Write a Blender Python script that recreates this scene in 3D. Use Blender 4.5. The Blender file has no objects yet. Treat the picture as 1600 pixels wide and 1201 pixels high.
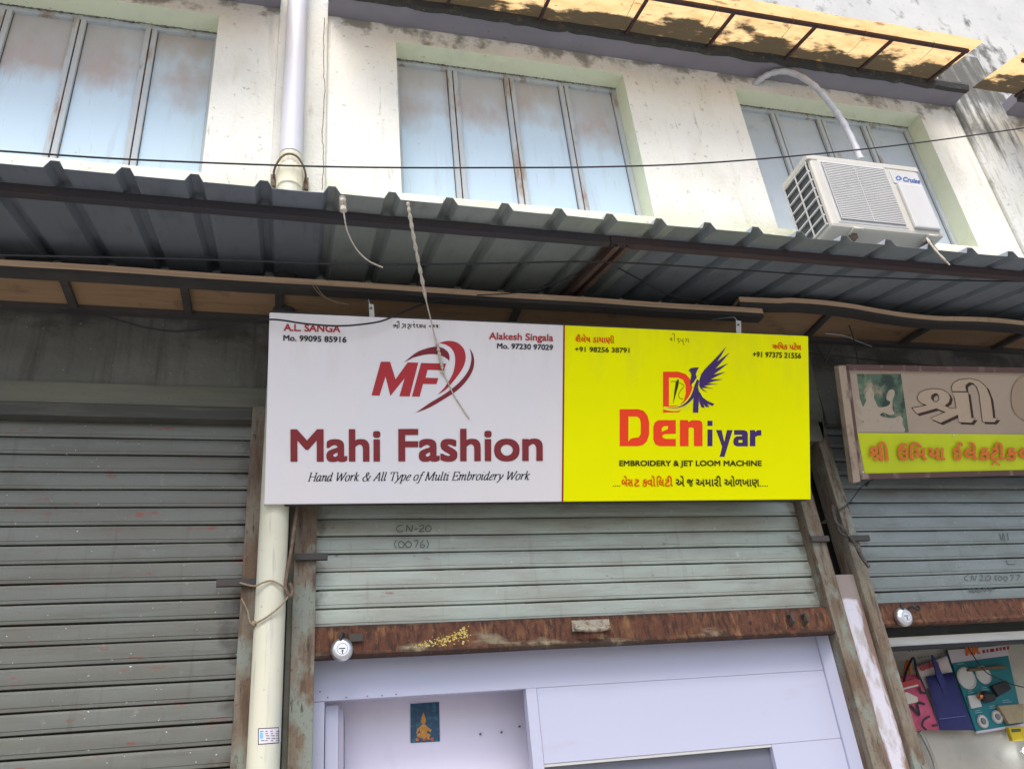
import bpy, bmesh, math, random
from mathutils import Vector, Matrix, geometry, noise
random.seed(7)
SC = bpy.context.scene
COL = SC.collection

# ------------------------------------------------------------------ camera
FPX = 1279.3
AX, AY, AZ = (math.radians(a) for a in (16.890, 28.015, -6.0505))
W_ = Vector((math.sin(AX)*math.cos(AY), math.cos(AX)*math.cos(AY), math.sin(AY)))
R0 = Vector((math.cos(AX), -math.sin(AX), 0))
U0 = R0.cross(W_)
R_ = math.cos(AZ)*R0 + math.sin(AZ)*U0
U_ = -math.sin(AZ)*R0 + math.cos(AZ)*U0
CAM = Vector((0, -3.6, 1.6))
cd = bpy.data.cameras.new('camera')
cam = bpy.data.objects.new('camera', cd)
COL.objects.link(cam)
cd.sensor_width = 36; cd.sensor_fit = 'HORIZONTAL'; cd.lens = FPX/1600*36
cd.clip_start = .05; cd.clip_end = 500
m = Matrix((R_, U_, -W_)).transposed().to_4x4(); m.translation = CAM
cam.matrix_world = m
SC.camera = cam

# ------------------------------------------------------------------ light
SUN_EL, SUN_AZ = math.radians(58), math.radians(198)      # azimuth from +Y clockwise: behind the camera, a little left
w = bpy.data.worlds.new('World'); SC.world = w; w.use_nodes = True
nt = w.node_tree
sky = nt.nodes.new('ShaderNodeTexSky'); sky.sky_type = 'NISHITA'; sky.sun_disc = False
sky.sun_elevation = SUN_EL; sky.sun_rotation = SUN_AZ
sky.air_density = 1.0; sky.dust_density = 4.0; sky.ozone_density = 1.0
bg = nt.nodes['Background']; bg.inputs[1].default_value = .15
nt.links.new(sky.outputs[0], bg.inputs[0])
ld = bpy.data.lights.new('sun', 'SUN'); ld.energy = 1.5; ld.angle = math.radians(40); ld.color = (1, .96, .9)
sun = bpy.data.objects.new('sun', ld); COL.objects.link(sun)
sd = Vector((math.sin(SUN_AZ)*math.cos(SUN_EL), math.cos(SUN_AZ)*math.cos(SUN_EL), math.sin(SUN_EL)))
sun.rotation_euler = sd.to_track_quat('Z', 'Y').to_euler(); sun.location = (0, -10, 12)
SC.view_settings.view_transform = 'Standard'; SC.view_settings.look = 'None'
SC.view_settings.exposure = .9; SC.view_settings.gamma = 1

# ------------------------------------------------------------------ geometry helpers
def ray(x, y): return R_*((x-800)/FPX) - U_*((y-600.5)/FPX) + W_
def at(x, y, Y=0.0):
    d = ray(x, y); return CAM + d*((Y-CAM.y)/d.y)
def atz(x, y, Z):
    d = ray(x, y); return CAM + d*((Z-CAM.z)/d.z)
class Plane:
    """a flat face in the place: point o and normal n (towards the street)"""
    def __init__(s, o, n): s.o = Vector(o); s.n = Vector(n).normalized()
    def pt(s, x, y, lift=0.0):
        d = ray(x, y); return CAM + d*((s.o+s.n*lift-CAM).dot(s.n)/d.dot(s.n))

class MB:
    def __init__(s): s.v = []; s.f = []; s.smooth = False
    def add(s, vs, fs):
        b = len(s.v); s.v += [Vector(p) for p in vs]; s.f += [tuple(b+i for i in f) for f in fs]; return s
    def quad(s, *p): return s.add(p, [(0, 1, 2, 3)])
    def box(s, x0, x1, y0, y1, z0, z1):
        return s.add([(x0,y0,z0),(x1,y0,z0),(x1,y1,z0),(x0,y1,z0),(x0,y0,z1),(x1,y0,z1),(x1,y1,z1),(x0,y1,z1)],
                     [(0,3,2,1),(4,5,6,7),(0,1,5,4),(1,2,6,5),(2,3,7,6),(3,0,4,7)])
    def bar(s, a, b, w, h, up=(0,0,1)):
        """rectangular bar from a to b, w wide sideways, h along up (centred)"""
        a = Vector(a); b = Vector(b); d = (b-a).normalized(); sd_ = d.cross(Vector(up)).normalized(); u = sd_.cross(d)
        o = [sd_*(-w/2)-u*(h/2), sd_*(w/2)-u*(h/2), sd_*(w/2)+u*(h/2), sd_*(-w/2)+u*(h/2)]
        return s.add([a+q for q in o]+[b+q for q in o], [(3,2,1,0),(4,5,6,7),(0,1,5,4),(1,2,6,5),(2,3,7,6),(3,0,4,7)])
    def tube(s, pts, r, n=8, cap=True):
        pts = [Vector(p) for p in pts]; k = len(pts); rs = r if isinstance(r, (list, tuple)) else [r]*k
        vs = []; fs = []; up = None
        for i, p in enumerate(pts):
            d = (pts[min(i+1,k-1)]-pts[max(i-1,0)]).normalized()
            if up is None: up = Vector((0,0,1)) if abs(d.z) < .9 else Vector((1,0,0))
            a = d.cross(up).normalized(); b = a.cross(d); up = b
            for j in range(n):
                t = 2*math.pi*j/n; vs.append(p+a*math.cos(t)*rs[i]+b*math.sin(t)*rs[i])
        for i in range(k-1):
            for j in range(n):
                fs.append((i*n+j, i*n+(j+1)%n, (i+1)*n+(j+1)%n, (i+1)*n+j))
        if cap: fs += [tuple(range(n))[::-1], tuple((k-1)*n+j for j in range(n))]
        s.smooth = True
        return s.add(vs, fs)
    def prism(s, front, off):
        """closed plate: outline `front` (3-D points) thickened by the vector off"""
        off = Vector(off); n = len(front); front = [Vector(p) for p in front]
        tri = geometry.tessellate_polygon([front])
        return s.add(front+[p+off for p in front], [tuple(t) for t in tri]+[tuple(i+n for i in t[::-1]) for t in tri]+[(i,(i+1)%n,(i+1)%n+n,i+n) for i in range(n)])
    def poly(s, loops):
        loops = [[Vector(p) for p in l] for l in loops]
        tri = geometry.tessellate_polygon(loops); vs = [p for l in loops for p in l]
        return s.add(vs, [tuple(t) for t in tri])
    def lathe(s, o, axis, prof, n=24):
        """prof: (radius, height along axis)"""
        o = Vector(o); ax = Vector(axis).normalized(); a = ax.orthogonal().normalized(); b = ax.cross(a); k = len(prof)
        vs = [o+ax*h+(a*math.cos(2*math.pi*j/n)+b*math.sin(2*math.pi*j/n))*r for r, h in prof for j in range(n)]
        fs = [(i*n+j, i*n+(j+1)%n, (i+1)*n+(j+1)%n, (i+1)*n+j) for i in range(k-1) for j in range(n)]
        s.smooth = True
        return s.add(vs, fs)
    def build(s, name, mt, parent=None, bevel=0.0, loc=None):
        base = Vector(loc) if loc is not None else (parent_base(parent) if parent else Vector())
        me = bpy.data.meshes.new(name); me.from_pydata([v-base for v in s.v], [], s.f); me.update()
        bm = bmesh.new(); bm.from_mesh(me)
        bmesh.ops.recalc_face_normals(bm, faces=bm.faces)
        if bevel:
            bmesh.ops.bevel(bm, geom=[e for e in bm.edges if len(e.link_faces) == 2 and e.calc_face_angle(0) > .6], offset=bevel, segments=2, affect='EDGES', profile=.6)
        bm.to_mesh(me); bm.free()
        if s.smooth:
            for p in me.polygons: p.use_smooth = True
            try: me.set_sharp_from_angle(angle=.7)
            except Exception: pass
        me.materials.append(mt)
        o = bpy.data.objects.new(name, me); COL.objects.link(o)
        if parent: o.parent = parent
        else: o.location = base
        return o
def parent_base(p):
    b = Vector()
    while p: b += p.location; p = p.parent
    return b
def empty(name, loc, label, cat, group=None):
    o = bpy.data.objects.new(name, None); COL.objects.link(o); o.location = loc; o.empty_display_size = .1
    return tag(o, label, cat, group)
def tag(o, label=None, cat=None, group=None, kind=None):
    if label: o['label'] = label
    if cat: o['category'] = cat
    if group: o['group'] = group
    if kind: o['kind'] = kind
    return o
def lab(o, label): o['label'] = label; return o
def smooth_pts(p, k=6):
    p = [Vector(q) for q in p]; out = []
    for i in range(len(p)-1):
        a, b, c, d = p[max(i-1,0)], p[i], p[i+1], p[min(i+2,len(p)-1)]
        for j in range(k):
            t = j/k; out.append(.5*((2*b)+(c-a)*t+(2*a-5*b+4*c-d)*t*t+(3*b-a-3*c+d)*t**3))
    return out+[p[-1]]

# ------------------------------------------------------------------ materials
def c3(h):
    """sRGB 0-255 triple to linear"""
    return tuple(((v/255)/12.92 if v/255 <= .04045 else ((v/255+.055)/1.055)**2.4) for v in h)+(1,)
def M(name, base, rough=.8, layers=(), bump=0, bscale=60, metal=0, spec=.4, bdist=.004, trans=None):
    """base colour (linear) with stains: layers of (scale xyz, detail, lo, hi, colour, strength[, (axis, a, b)[, wobble]]);
    the stain shows where the noise lies above lo..hi, limited to a band along an axis when given"""
    mt = bpy.data.materials.new(name); mt.use_nodes = True; n = mt.node_tree.nodes; L = mt.node_tree.links
    bs = n['Principled BSDF']; bs.inputs['Roughness'].default_value = rough; bs.inputs['Metallic'].default_value = metal
    bs.inputs['Specular IOR Level'].default_value = spec
    tc = n.new('ShaderNodeTexCoord').outputs['Object']
    col = None; base = tuple(base[:3])+(1,)
    for i, ly in enumerate(layers):
        scl, det, lo, hi, c, fac = ly[:6]
        mp = n.new('ShaderNodeMapping'); mp.inputs['Scale'].default_value = scl if isinstance(scl, tuple) else (scl,)*3
        mp.inputs['Location'].default_value = (i*3.7+1, i*1.9, i*5.3); L.new(tc, mp.inputs[0])
        nz = n.new('ShaderNodeTexNoise'); nz.inputs['Scale'].default_value = 1; nz.inputs['Detail'].default_value = det; nz.inputs['Roughness'].default_value = .6
        L.new(mp.outputs[0], nz.inputs['Vector'])
        src = nz.outputs['Fac']
        def rng(s_, a, b, c0=0, c1=1):
            q = n.new('ShaderNodeMapRange'); q.inputs['From Min'].default_value = a; q.inputs['From Max'].default_value = b
            q.inputs['To Min'].default_value = c0; q.inputs['To Max'].default_value = c1; q.clamp = True; L.new(s_, q.inputs['Value']); return q.outputs[0]
        if len(ly) > 6 and ly[6]:
            ax, a, b = ly[6]; sp = n.new('ShaderNodeSeparateXYZ'); L.new(tc, sp.inputs[0])
            pos = sp.outputs['XYZ'.index(ax)]
            wob = ly[7] if len(ly) > 7 else 0
            # band position raises the noise so the stain spreads out from b towards a with a ragged edge
            g = rng(pos, a, b, -.6 if not wob else -wob, .35 if not wob else wob)
            ad = n.new('ShaderNodeMath'); ad.operation = 'ADD'; L.new(src, ad.inputs[0]); L.new(g, ad.inputs[1]); src = ad.outputs[0]
        f = rng(src, lo, hi, 0, fac)
        mx = n.new('ShaderNodeMix'); mx.data_type = 'RGBA'; L.new(f, mx.inputs['Factor'])
        if col is None: mx.inputs['A'].default_value = base
        else: L.new(col, mx.inputs['A'])
        mx.inputs['B'].default_value = tuple(c[:3])+(1,); col = mx.outputs['Result']
    if col is None: bs.inputs['Base Color'].default_value = base
    else: L.new(col, bs.inputs['Base Color'])
    if bump:
        nz = n.new('ShaderNodeTexNoise'); nz.inputs['Scale'].default_value = bscale; nz.inputs['Detail'].default_value = 6; L.new(tc, nz.inputs['Vector'])
        bp = n.new('ShaderNodeBump'); bp.inputs['Strength'].default_value = bump; bp.inputs['Distance'].default_value = bdist
        L.new(nz.outputs['Fac'], bp.inputs['Height']); L.new(bp.outputs[0], bs.inputs['Normal'])
    if trans:
        tr = n.new('ShaderNodeBsdfTranslucent'); ms = n.new('ShaderNodeMixShader'); ms.inputs[0].default_value = trans
        if col is not None: L.new(col, tr.inputs[0])
        else: tr.inputs[0].default_value = base
        L.new(bs.outputs[0], ms.inputs[1]); L.new(tr.outputs[0], ms.inputs[2]); L.new(ms.outputs[0], n['Material Output'].inputs[0])
    return mt

MOULD = (.03, .032, .026)
M_plaster = M('cream_plaster', (.77,.765,.7), .9, [
    ((1.1,1,.8), 6, .45, .75, (.82,.82,.78), .8), ((2.5,1,1.6), 8, .52, .72, (.6,.55,.46), .5), ((5,1,2.5), 8, .5, .72, (.66,.66,.56), .6), ((9,1,1.1), 7, .58, .74, (.46,.42,.34), .5),
    ((1.5,1,1.5), 5, .55, .8, (.6,.64,.45), .6, ('Z', 5.3, 4.7)), ((5,1,5), 8, .62, .72, (.2,.19,.15), .8, ('Z', 5.9, 6.28), .22),
    ((30,1,4), 7, .64, .74, (.24,.21,.16), .55), (26, 8, .63, .7, (.3,.27,.21), .6), (75, 5, .68, .73, (.14,.12,.09), .7)], bump=.85, bscale=38, bdist=.008)
M_pilaster = M('weathered_plaster', (.62,.62,.58), .9, [((3,1,2), 7, .45, .7, (.5,.51,.45), .7), ((20,1,3), 7, .6, .72, (.26,.25,.2), .5), (30, 5, .64, .72, (.14,.14,.12), .6)], bump=.7, bscale=40, bdist=.007)
M_pilaster2 = M('mould_streaked_plaster', (.6,.61,.58), .9, [
    ((3,1,2), 7, .45, .7, (.47,.48,.43), .8), ((15,1,1.6), 9, .5, .7, (.05,.052,.045), .85, ('Z', 4.7, 6.6), .2), ((5,1,4), 9, .56, .68, (.1,.1,.09), .75, ('Z', 5.5, 6.7), .2), ((40,1,5), 7, .58, .7, (.16,.16,.14), .6), (30, 6, .6, .7, (.12,.12,.1), .6)], bump=.7, bscale=40, bdist=.007)
M_upper = M('grey_white_plaster', (.5,.51,.5), .9, [
    ((2,1,2), 8, .42, .7, (.4,.41,.41), .8), ((7,1,4), 9, .54, .66, (.06,.06,.055), .85, ('Z', 8.0, 6.3), .16), (22, 6, .62, .74, (.2,.2,.19), .6)], bump=.4, bscale=35, bdist=.006)
M_reveal = M('pale_green_plaster', (.72,.76,.58), .9, [(6, 6, .5, .75, (.58,.6,.44), .6), (25, 5, .66, .74, (.1,.1,.07), .7)], bump=.4)
M_soffit = M('lilac_grey_paint', (.235,.225,.265), .85, [((2,2,2), 5, .4, .7, (.19,.18,.21), .8), (20, 5, .66, .74, (.08,.07,.07), .6)])
M_concrete = M('stained_concrete', (.105,.105,.095), .92, [
    ((2,2,3), 8, .42, .66, (.15,.148,.13), .8), ((16,2,1.2), 7, .5, .7, (.05,.048,.042), .75), ((3,2,5), 8, .55, .7, (.045,.045,.04), .85, ('Z', 3.6, 3.92), .18), (60, 5, .68, .76, (.45,.44,.4), .6)], bump=.7, bscale=30, bdist=.008)
M_concrete2 = M('grey_lower_band', (.13,.13,.105), .92, [((1.5,2,14), 7, .45, .65, (.085,.085,.065), .7), ((1,1,5), 6, .5, .7, (.18,.175,.135), .6), (50, 5, .68, .74, (.06,.05,.04), .8)], bump=.5, bscale=30, bdist=.006)
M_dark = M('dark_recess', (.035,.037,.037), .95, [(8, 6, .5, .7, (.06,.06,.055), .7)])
RUST = (.095,.036,.02); RUSTD = (.035,.016,.012); RUSTL = (.24,.13,.055)
M_rust = M('rusty_steel', RUST, .85, [
    (11, 9, .5, .66, (.15,.07,.032), .8), ((26,3,9), 9, .55, .68, RUSTL, .7), ((55,3,14), 8, .5, .62, RUSTD, .9), ((2.6,3,10), 9, .58, .68, (.27,.26,.17), .7), (90, 4, .6, .7, (.03,.016,.012), .85), ((34,3,6), 8, .5, .62, (.03,.015,.012), .85, ('Z', 2.355, 2.412), .2), ((20,3,12), 7, .5, .64, (.035,.017,.012), .85, ('Z', 2.318, 2.27), .2), (150, 3, .68, .72, (.33,.2,.1), .7)], bump=.6, bscale=80, bdist=.003)
M_rail = M('rusty_green_rail', (.17,.15,.115), .85, [
    ((9,9,3.5), 9, .42, .6, (.115,.07,.042), .85), ((40,40,5), 9, .5, .66, (.075,.046,.03), .8), ((7,7,3.5), 9, .55, .64, (.19,.22,.19), .9), (55, 6, .58, .7, (.06,.035,.022), .75), (120, 4, .64, .7, (.27,.17,.09), .7), ((60,60,12), 6, .62, .7, (.025,.018,.014), .8)], bump=.5, bscale=70, bdist=.003)
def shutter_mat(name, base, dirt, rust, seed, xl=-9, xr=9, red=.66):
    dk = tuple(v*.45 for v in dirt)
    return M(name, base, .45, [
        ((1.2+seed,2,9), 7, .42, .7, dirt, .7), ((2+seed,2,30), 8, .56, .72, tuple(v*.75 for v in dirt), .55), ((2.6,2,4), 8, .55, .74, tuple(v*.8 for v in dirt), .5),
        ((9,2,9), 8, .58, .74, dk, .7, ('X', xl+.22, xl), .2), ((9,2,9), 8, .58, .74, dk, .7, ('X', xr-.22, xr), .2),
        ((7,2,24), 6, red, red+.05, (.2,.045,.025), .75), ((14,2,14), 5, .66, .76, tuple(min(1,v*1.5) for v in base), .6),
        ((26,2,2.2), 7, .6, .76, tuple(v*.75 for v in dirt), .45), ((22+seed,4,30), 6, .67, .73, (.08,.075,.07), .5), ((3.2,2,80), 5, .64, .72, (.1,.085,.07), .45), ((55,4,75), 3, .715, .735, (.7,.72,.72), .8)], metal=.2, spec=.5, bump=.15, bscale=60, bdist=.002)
M_shutL = shutter_mat('shutter_grey_brown', (.132,.14,.122), (.095,.083,.063), .0, 0, -9, -1.36, .64)
M_shutC = shutter_mat('shutter_grey_green', (.325,.365,.32), (.235,.215,.175), .0, 1, -1.1, 1.41, .7)
M_shutR = shutter_mat('shutter_grey_right', (.19,.22,.215), (.14,.145,.13), .0, 2, 1.66, 9, .72)
M_headrail = M('grey_green_head_rail', (.06,.062,.055), .75, [((2,3,30), 6, .5, .68, (.13,.125,.1), .7), (30, 5, .62, .72, (.09,.05,.03), .7)])
M_groove = M('shutter_groove_shade', (.02,.017,.014), .9)  # near-black backing puts extra shade into the slat gaps
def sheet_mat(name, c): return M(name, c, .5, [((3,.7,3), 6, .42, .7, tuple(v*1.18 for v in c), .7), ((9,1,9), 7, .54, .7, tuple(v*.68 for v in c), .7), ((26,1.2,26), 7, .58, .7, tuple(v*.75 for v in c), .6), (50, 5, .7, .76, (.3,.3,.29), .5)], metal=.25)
M_sheet = sheet_mat('galvanised_sheet', (.33,.37,.36)); M_sheetL = sheet_mat('sheet_shaded_left', (.22,.25,.29)); M_sheetR = sheet_mat('sheet_shaded_right', (.24,.275,.31))  # outer sheets darker than the middle: light falloff put into the colour
M_purlin = M('dark_brown_steel', (.045,.042,.048), .7, [((4,4,20), 6, .5, .7, (.07,.045,.04), .7), (40, 5, .62, .72, (.02,.02,.02), .7)])
M_rafter = M('brown_red_steel', (.12,.075,.06), .7, [((4,2,4), 6, .45, .65, (.17,.13,.11), .7), (35, 5, .6, .7, (.05,.03,.025), .8)])
M_ply = M('plywood', (.3,.19,.105), .85, [((1.5,8,8), 6, .45, .68, (.38,.25,.15), .7), ((3,30,30), 6, .55, .7, (.17,.1,.055), .6), (7, 6, .58, .72, (.11,.07,.045), .6)])
M_plyedge = M('plywood_edge', (.62,.44,.29), .85, [((2,20,90), 6, .48, .66, (.42,.29,.18), .7), (9, 6, .6, .72, (.2,.13,.08), .6)])
M_beam = M('old_dark_beam', (.05,.047,.045), .85, [((3,6,6), 6, .5, .7, (.08,.07,.06), .7)])
M_pipe = M('cream_pipe', (.56,.555,.44), .6, [((3,3,2), 7, .5, .7, (.47,.46,.36), .6), ((40,40,3), 7, .6, .68, (.36,.35,.3), .6), ((6,6,1.2), 6, .5, .66, (.5,.52,.5), .7), ((30,30,2), 6, .62, .7, (.42,.41,.36), .6), (45, 5, .66, .72, (.25,.22,.17), .75), ((8,8,.8), 7, .54, .7, (.42,.40,.3), .6)])
M_pipeg = M('pipe_coupling', (.68,.65,.5), .6, [((20,20,6), 6, .52, .66, (.42,.33,.2), .7)])
M_bolt = M('rusty_clamp', (.14,.1,.07), .8, [(60, 5, .5, .65, (.25,.2,.15), .7)])
M_frame = M('grey_blue_frame', (.45,.5,.53), .7, [((12,9,2.5), 8, .57, .66, (.27,.14,.06), .75), ((4,4,4), 5, .5, .7, (.55,.58,.6), .6), (60, 4, .66, .74, (.15,.08,.05), .8)])
M_gap = M('rust_joint', (.06,.035,.025), .9, [((30,30,8), 6, .5, .62, (.22,.12,.05), .8)])
def pane_mat(name, zlo, zhi, seed):
    # painted sheet panes: pale blue, browned by dust in a drifting band, grey above it
    return M(name, (.56,.71,.83), .8, [
        ((2.4,1.3,1.3), 6, .56, .80, (.42,.325,.28), .75, ('Z', 5.22+seed, 5.7+seed), .24),
        ((3.2,1,1.1), 5, .58, .78, (.47,.49,.51), .8, ('Z', 5.5+seed, 5.98+seed), .3),
        ((3,1,1.2), 5, .62, .8, (.4,.34,.31), .5, ('Z', 5.6, 6.1), .2),
        ((14,1,1.5), 6, .56, .74, (.46,.54,.6), .6), ((50,1,4), 5, .64, .72, (.4,.44,.46), .5), (40, 4, .68, .74, (.3,.27,.25), .65)], spec=.2)
M_pane = pane_mat('dusty_blue_pane', 5.3, 5.75, 0)
M_pane2 = M('grey_blue_pane', (.47,.54,.6), .55, [((2,1,2), 6, .5, .7, (.55,.62,.69), .7), ((7,1,4), 6, .64, .72, (.4,.27,.18), .7), (9, 6, .6, .74, (.36,.4,.44), .6)])
M_white = M('white_flex', (.73,.70,.71), .5, [((1,1,1), 3, .4, .7, (.68,.69,.735), .7), ((7,3,1.5), 6, .56, .8, (.6,.57,.56), .45, ('Z', .3, .75), .2), (90, 4, .7, .75, (.5,.47,.45), .5)], spec=.25, bump=.35, bscale=2.2, bdist=.03)
M_yellow = M('yellow_flex', (.86,.87,.0), .6, [((1,1,1), 3, .4, .7, (.8,.81,.0), .6), ((7,3,1.5), 6, .56, .8, (.68,.66,.02), .45, ('Z', .3, .75), .2)], spec=.05, bump=.35, bscale=2.2, bdist=.03)
def ink(name, rgb): return M(name, c3(rgb), .6, spec=.1)
K_red = ink('ink_red', (168,58,64)); K_dkred = ink('ink_dark_red', (124,50,58)); K_maroon = ink('ink_maroon', (128,54,58)); K_black = ink('ink_black', (46,50,56))
K_orange = ink('ink_orange_red', (240,72,40)); K_violet = ink('ink_violet', (72,52,106)); K_olive = ink('ink_olive_black', (62,60,22)); K_rust = ink('ink_tan', (208,112,60))
K_pen = ink('ink_pen', (74,70,64)); K_blue = ink('ink_blue_grey', (84,104,160)); K_halo = ink('ink_white', (228,226,232)); K_grey = ink('ink_grey', (110,112,116))
M_acw = M('aged_white_enamel', (.49,.475,.425), .45, [((3,3,3), 6, .5, .75, (.47,.44,.35), .6), ((12,12,3), 7, .64, .74, (.4,.31,.2), .6), (60, 4, .69, .74, (.3,.25,.2), .6)])
M_acp = M('white_plastic', (.5,.5,.49), .45, [((3,3,3), 5, .5, .7, (.45,.44,.42), .6), ((14,14,4), 7, .62, .74, (.36,.31,.24), .5)])
M_fin = M('dark_fins', (.05,.055,.065), .6)
M_hose = M('white_wrap_tape', (.5,.52,.57), .5, [((8,8,30), 5, .5, .65, (.42,.43,.48), .8)], bump=.6, bscale=25, bdist=.01)
M_black = M('black_cable', (.02,.02,.024), .6)
M_string = M('dusty_string', (.5,.46,.38), .9, [(120, 4, .5, .65, (.25,.22,.17), .8)])
M_cord = M('brown_cord', (.28,.22,.15), .9, [(150, 4, .5, .65, (.15,.11,.07), .8)])
M_steel = M('bright_steel', (.62,.63,.66), .28, [(40, 4, .6, .72, (.4,.4,.42), .6)], metal=.9)
M_tag = M('grey_strap', (.42,.44,.43), .5, metal=.5)
M_part = M('white_laminate', (.44,.46,.59), .45, [((1.2,1,1.2), 4, .4, .7, (.45,.455,.575), .7), ((2,1,9), 7, .6, .75, (.38,.38,.46), .5), (55, 4, .71, .75, (.35,.33,.35), .5)])
M_lilac = M('lilac_wall', (.84,.8,.95), .8, [((1,1,1), 4, .4, .7, (.8,.76,.92), .7), ((5,1,2), 7, .6, .75, (.66,.62,.74), .4)])
M_glass = M('grey_glass', (.14,.15,.2), .12, spec=.6)
M_yel = M('amber_sheet', (.76,.52,.26), .6, [
    ((3.5,9,3), 8, .48, .68, (.58,.34,.13), .7), (16, 7, .6, .7, (.42,.24,.1), .6), ((3.2,6,2), 9, .52, .60, (.028,.024,.017), .96, ('Y', -.2, .24), .26),
    ((7,22,5), 7, .6, .66, (.24,.14,.06), .75), (45, 5, .67, .72, (.2,.12,.05), .8)], bump=.5, bscale=14, bdist=.012, trans=.6)
M_lip = M('mouldy_ledge', (.05,.05,.048), .95, [(12, 7, .55, .68, (.12,.1,.07), .7), (60, 5, .68, .72, (.45,.4,.3), .7)], bump=.8, bscale=40, bdist=.01)
M_mortar = M('old_mortar', (.2,.19,.16), .95, [(40, 5, .5, .6, (.07,.065,.055), .9)])
M_road = M('concrete_street', (.31,.305,.295), .95, [(2, 8, .45, .7, (.25,.245,.235), .7), (40, 6, .55, .72, (.2,.19,.18), .5)])
M_white_pillar = M('peeling_white_paint', (.52,.51,.58), .8, [((10,4,5), 9, .56, .64, (.33,.3,.28), .75), ((20,4,4), 8, .46, .6, (.16,.08,.045), .9, ('X', 1.54, 1.483), .25), ((20,4,4), 8, .46, .6, (.17,.1,.065), .9, ('X', 1.555, 1.612), .25), (60, 5, .64, .72, (.16,.14,.13), .8), ((4,4,8), 8, .5, .62, (.23,.19,.175), .95, ('Z', 2.36, 2.5), .5)], bump=.6, bscale=40, bdist=.005)
M_cream = M('cream_shop_wall', (.42,.4,.345), .8, [((3,3,3), 6, .45, .7, (.33,.315,.27), .8), ((9,3,9), 7, .58, .72, (.22,.21,.17), .5)])

# ------------------------------------------------------------------ lettering helpers (pixel outline -> flat print on a Plane)
def text_outline(body, shear=0.0):
    cu = bpy.data.curves.new('lettering', 'FONT'); cu.body = body; cu.resolution_u = 5; cu.shear = shear
    ob = bpy.data.objects.new('lettering', cu); COL.objects.link(ob)
    dg = bpy.context.evaluated_depsgraph_get(); me = bpy.data.meshes.new_from_object(ob.evaluated_get(dg))
    vs = [v.co.copy() for v in me.vertices]; fs = [tuple(p.vertices) for p in me.polygons]
    bpy.data.objects.remove(ob); bpy.data.curves.remove(cu); bpy.data.meshes.remove(me)
    return vs, fs
_cap = {}
def cap_h(ch):
    if ch not in _cap: _cap[ch] = max(v.y for v in text_outline(ch)[0])
    return _cap[ch]
LIFT = .0012
def put_text(mb, pl, body, L, Rr, cap, ref='H', bold=0.0, lift=LIFT, shear=0.0):
    """text with its baseline from pixel L to Rr and capitals cap pixels tall; bold = extra half-stroke in pixels"""
    vs, fs = text_outline(body, shear); x0 = min(v.x for v in vs); x1 = max(v.x for v in vs); ch = cap_h(ref)
    L = Vector(L); Rr = Vector(Rr); ex = (Rr-L); ey = Vector((ex.y, -ex.x)).normalized()*cap
    offs = [(0, 0)] if not bold else [(bold*a, bold*b) for a, b in ((1,1),(-1,1),(1,-1),(-1,-1),(1,0),(-1,0),(0,1),(0,-1),(.5,1),(-.5,1),(.5,-1),(-.5,-1),(1,.5),(-1,.5),(1,-.5),(-1,-.5))]
    ex2 = ex*(1-2*bold/max(ex.length, 1)); L2 = L+ex.normalized()*bold+ey.normalized()*bold; ey2 = ey*(1-2*bold/cap)
    for k, (ox, oy) in enumerate(offs):
        P = []
        for v in vs:
            q = L2+ex2*((v.x-x0)/(x1-x0))+ey2*(v.y/ch); P.append(pl.pt(q.x+ox, q.y+oy, lift+k*.00012))
        mb.add(P, fs)
    return mb
def Z(zx, zy, sc, ox, oy): return (ox+zx/sc, oy+zy/sc)
def zpoly(mb, pl, pts, sc, ox, oy, lift=LIFT, holes=(), close=False):
    loops = [pts]+list(holes)
    return mb.poly([[pl.pt(*Z(x, y, sc, ox, oy), lift) for x, y in l] for l in loops])
def curve2(pts, k=5):
    return [(v.x, v.y) for v in smooth_pts([(x, y, 0) for x, y in pts], k)]
_sk = [0]
def stroke(mb, pl, pts, wd, lift=LIFT, nib=None, smooth=True, k=5):
    """pen stroke: pixel polyline, wd pixels wide (nib=(angle, thin) narrows it along that direction)"""
    p = curve2(pts, k) if smooth and len(pts) > 2 else pts
    p = [Vector(q) for q in p]; n = len(p); Lf = []; Rt = []
    _sk[0] = (_sk[0]+1) % 12; lift = lift+_sk[0]*.00008
    for i in range(n):
        d = (p[min(i+1,n-1)]-p[max(i-1,0)]); d = d.normalized() if d.length > 1e-9 else Vector((1,0))
        ww = wd
        if nib: ww = wd*(nib[1]+(1-nib[1])*abs(math.sin(math.atan2(d.y, d.x)-nib[0])))
        nn = Vector((-d.y, d.x))*(ww/2); Lf.append(p[i]+nn); Rt.append(p[i]-nn)
    vs = [pl.pt(q.x, q.y, lift) for q in Lf]+[pl.pt(q.x, q.y, lift) for q in Rt]
    return mb.add(vs, [(i, i+1, n+i+1, n+i) for i in range(n-1)])
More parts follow.
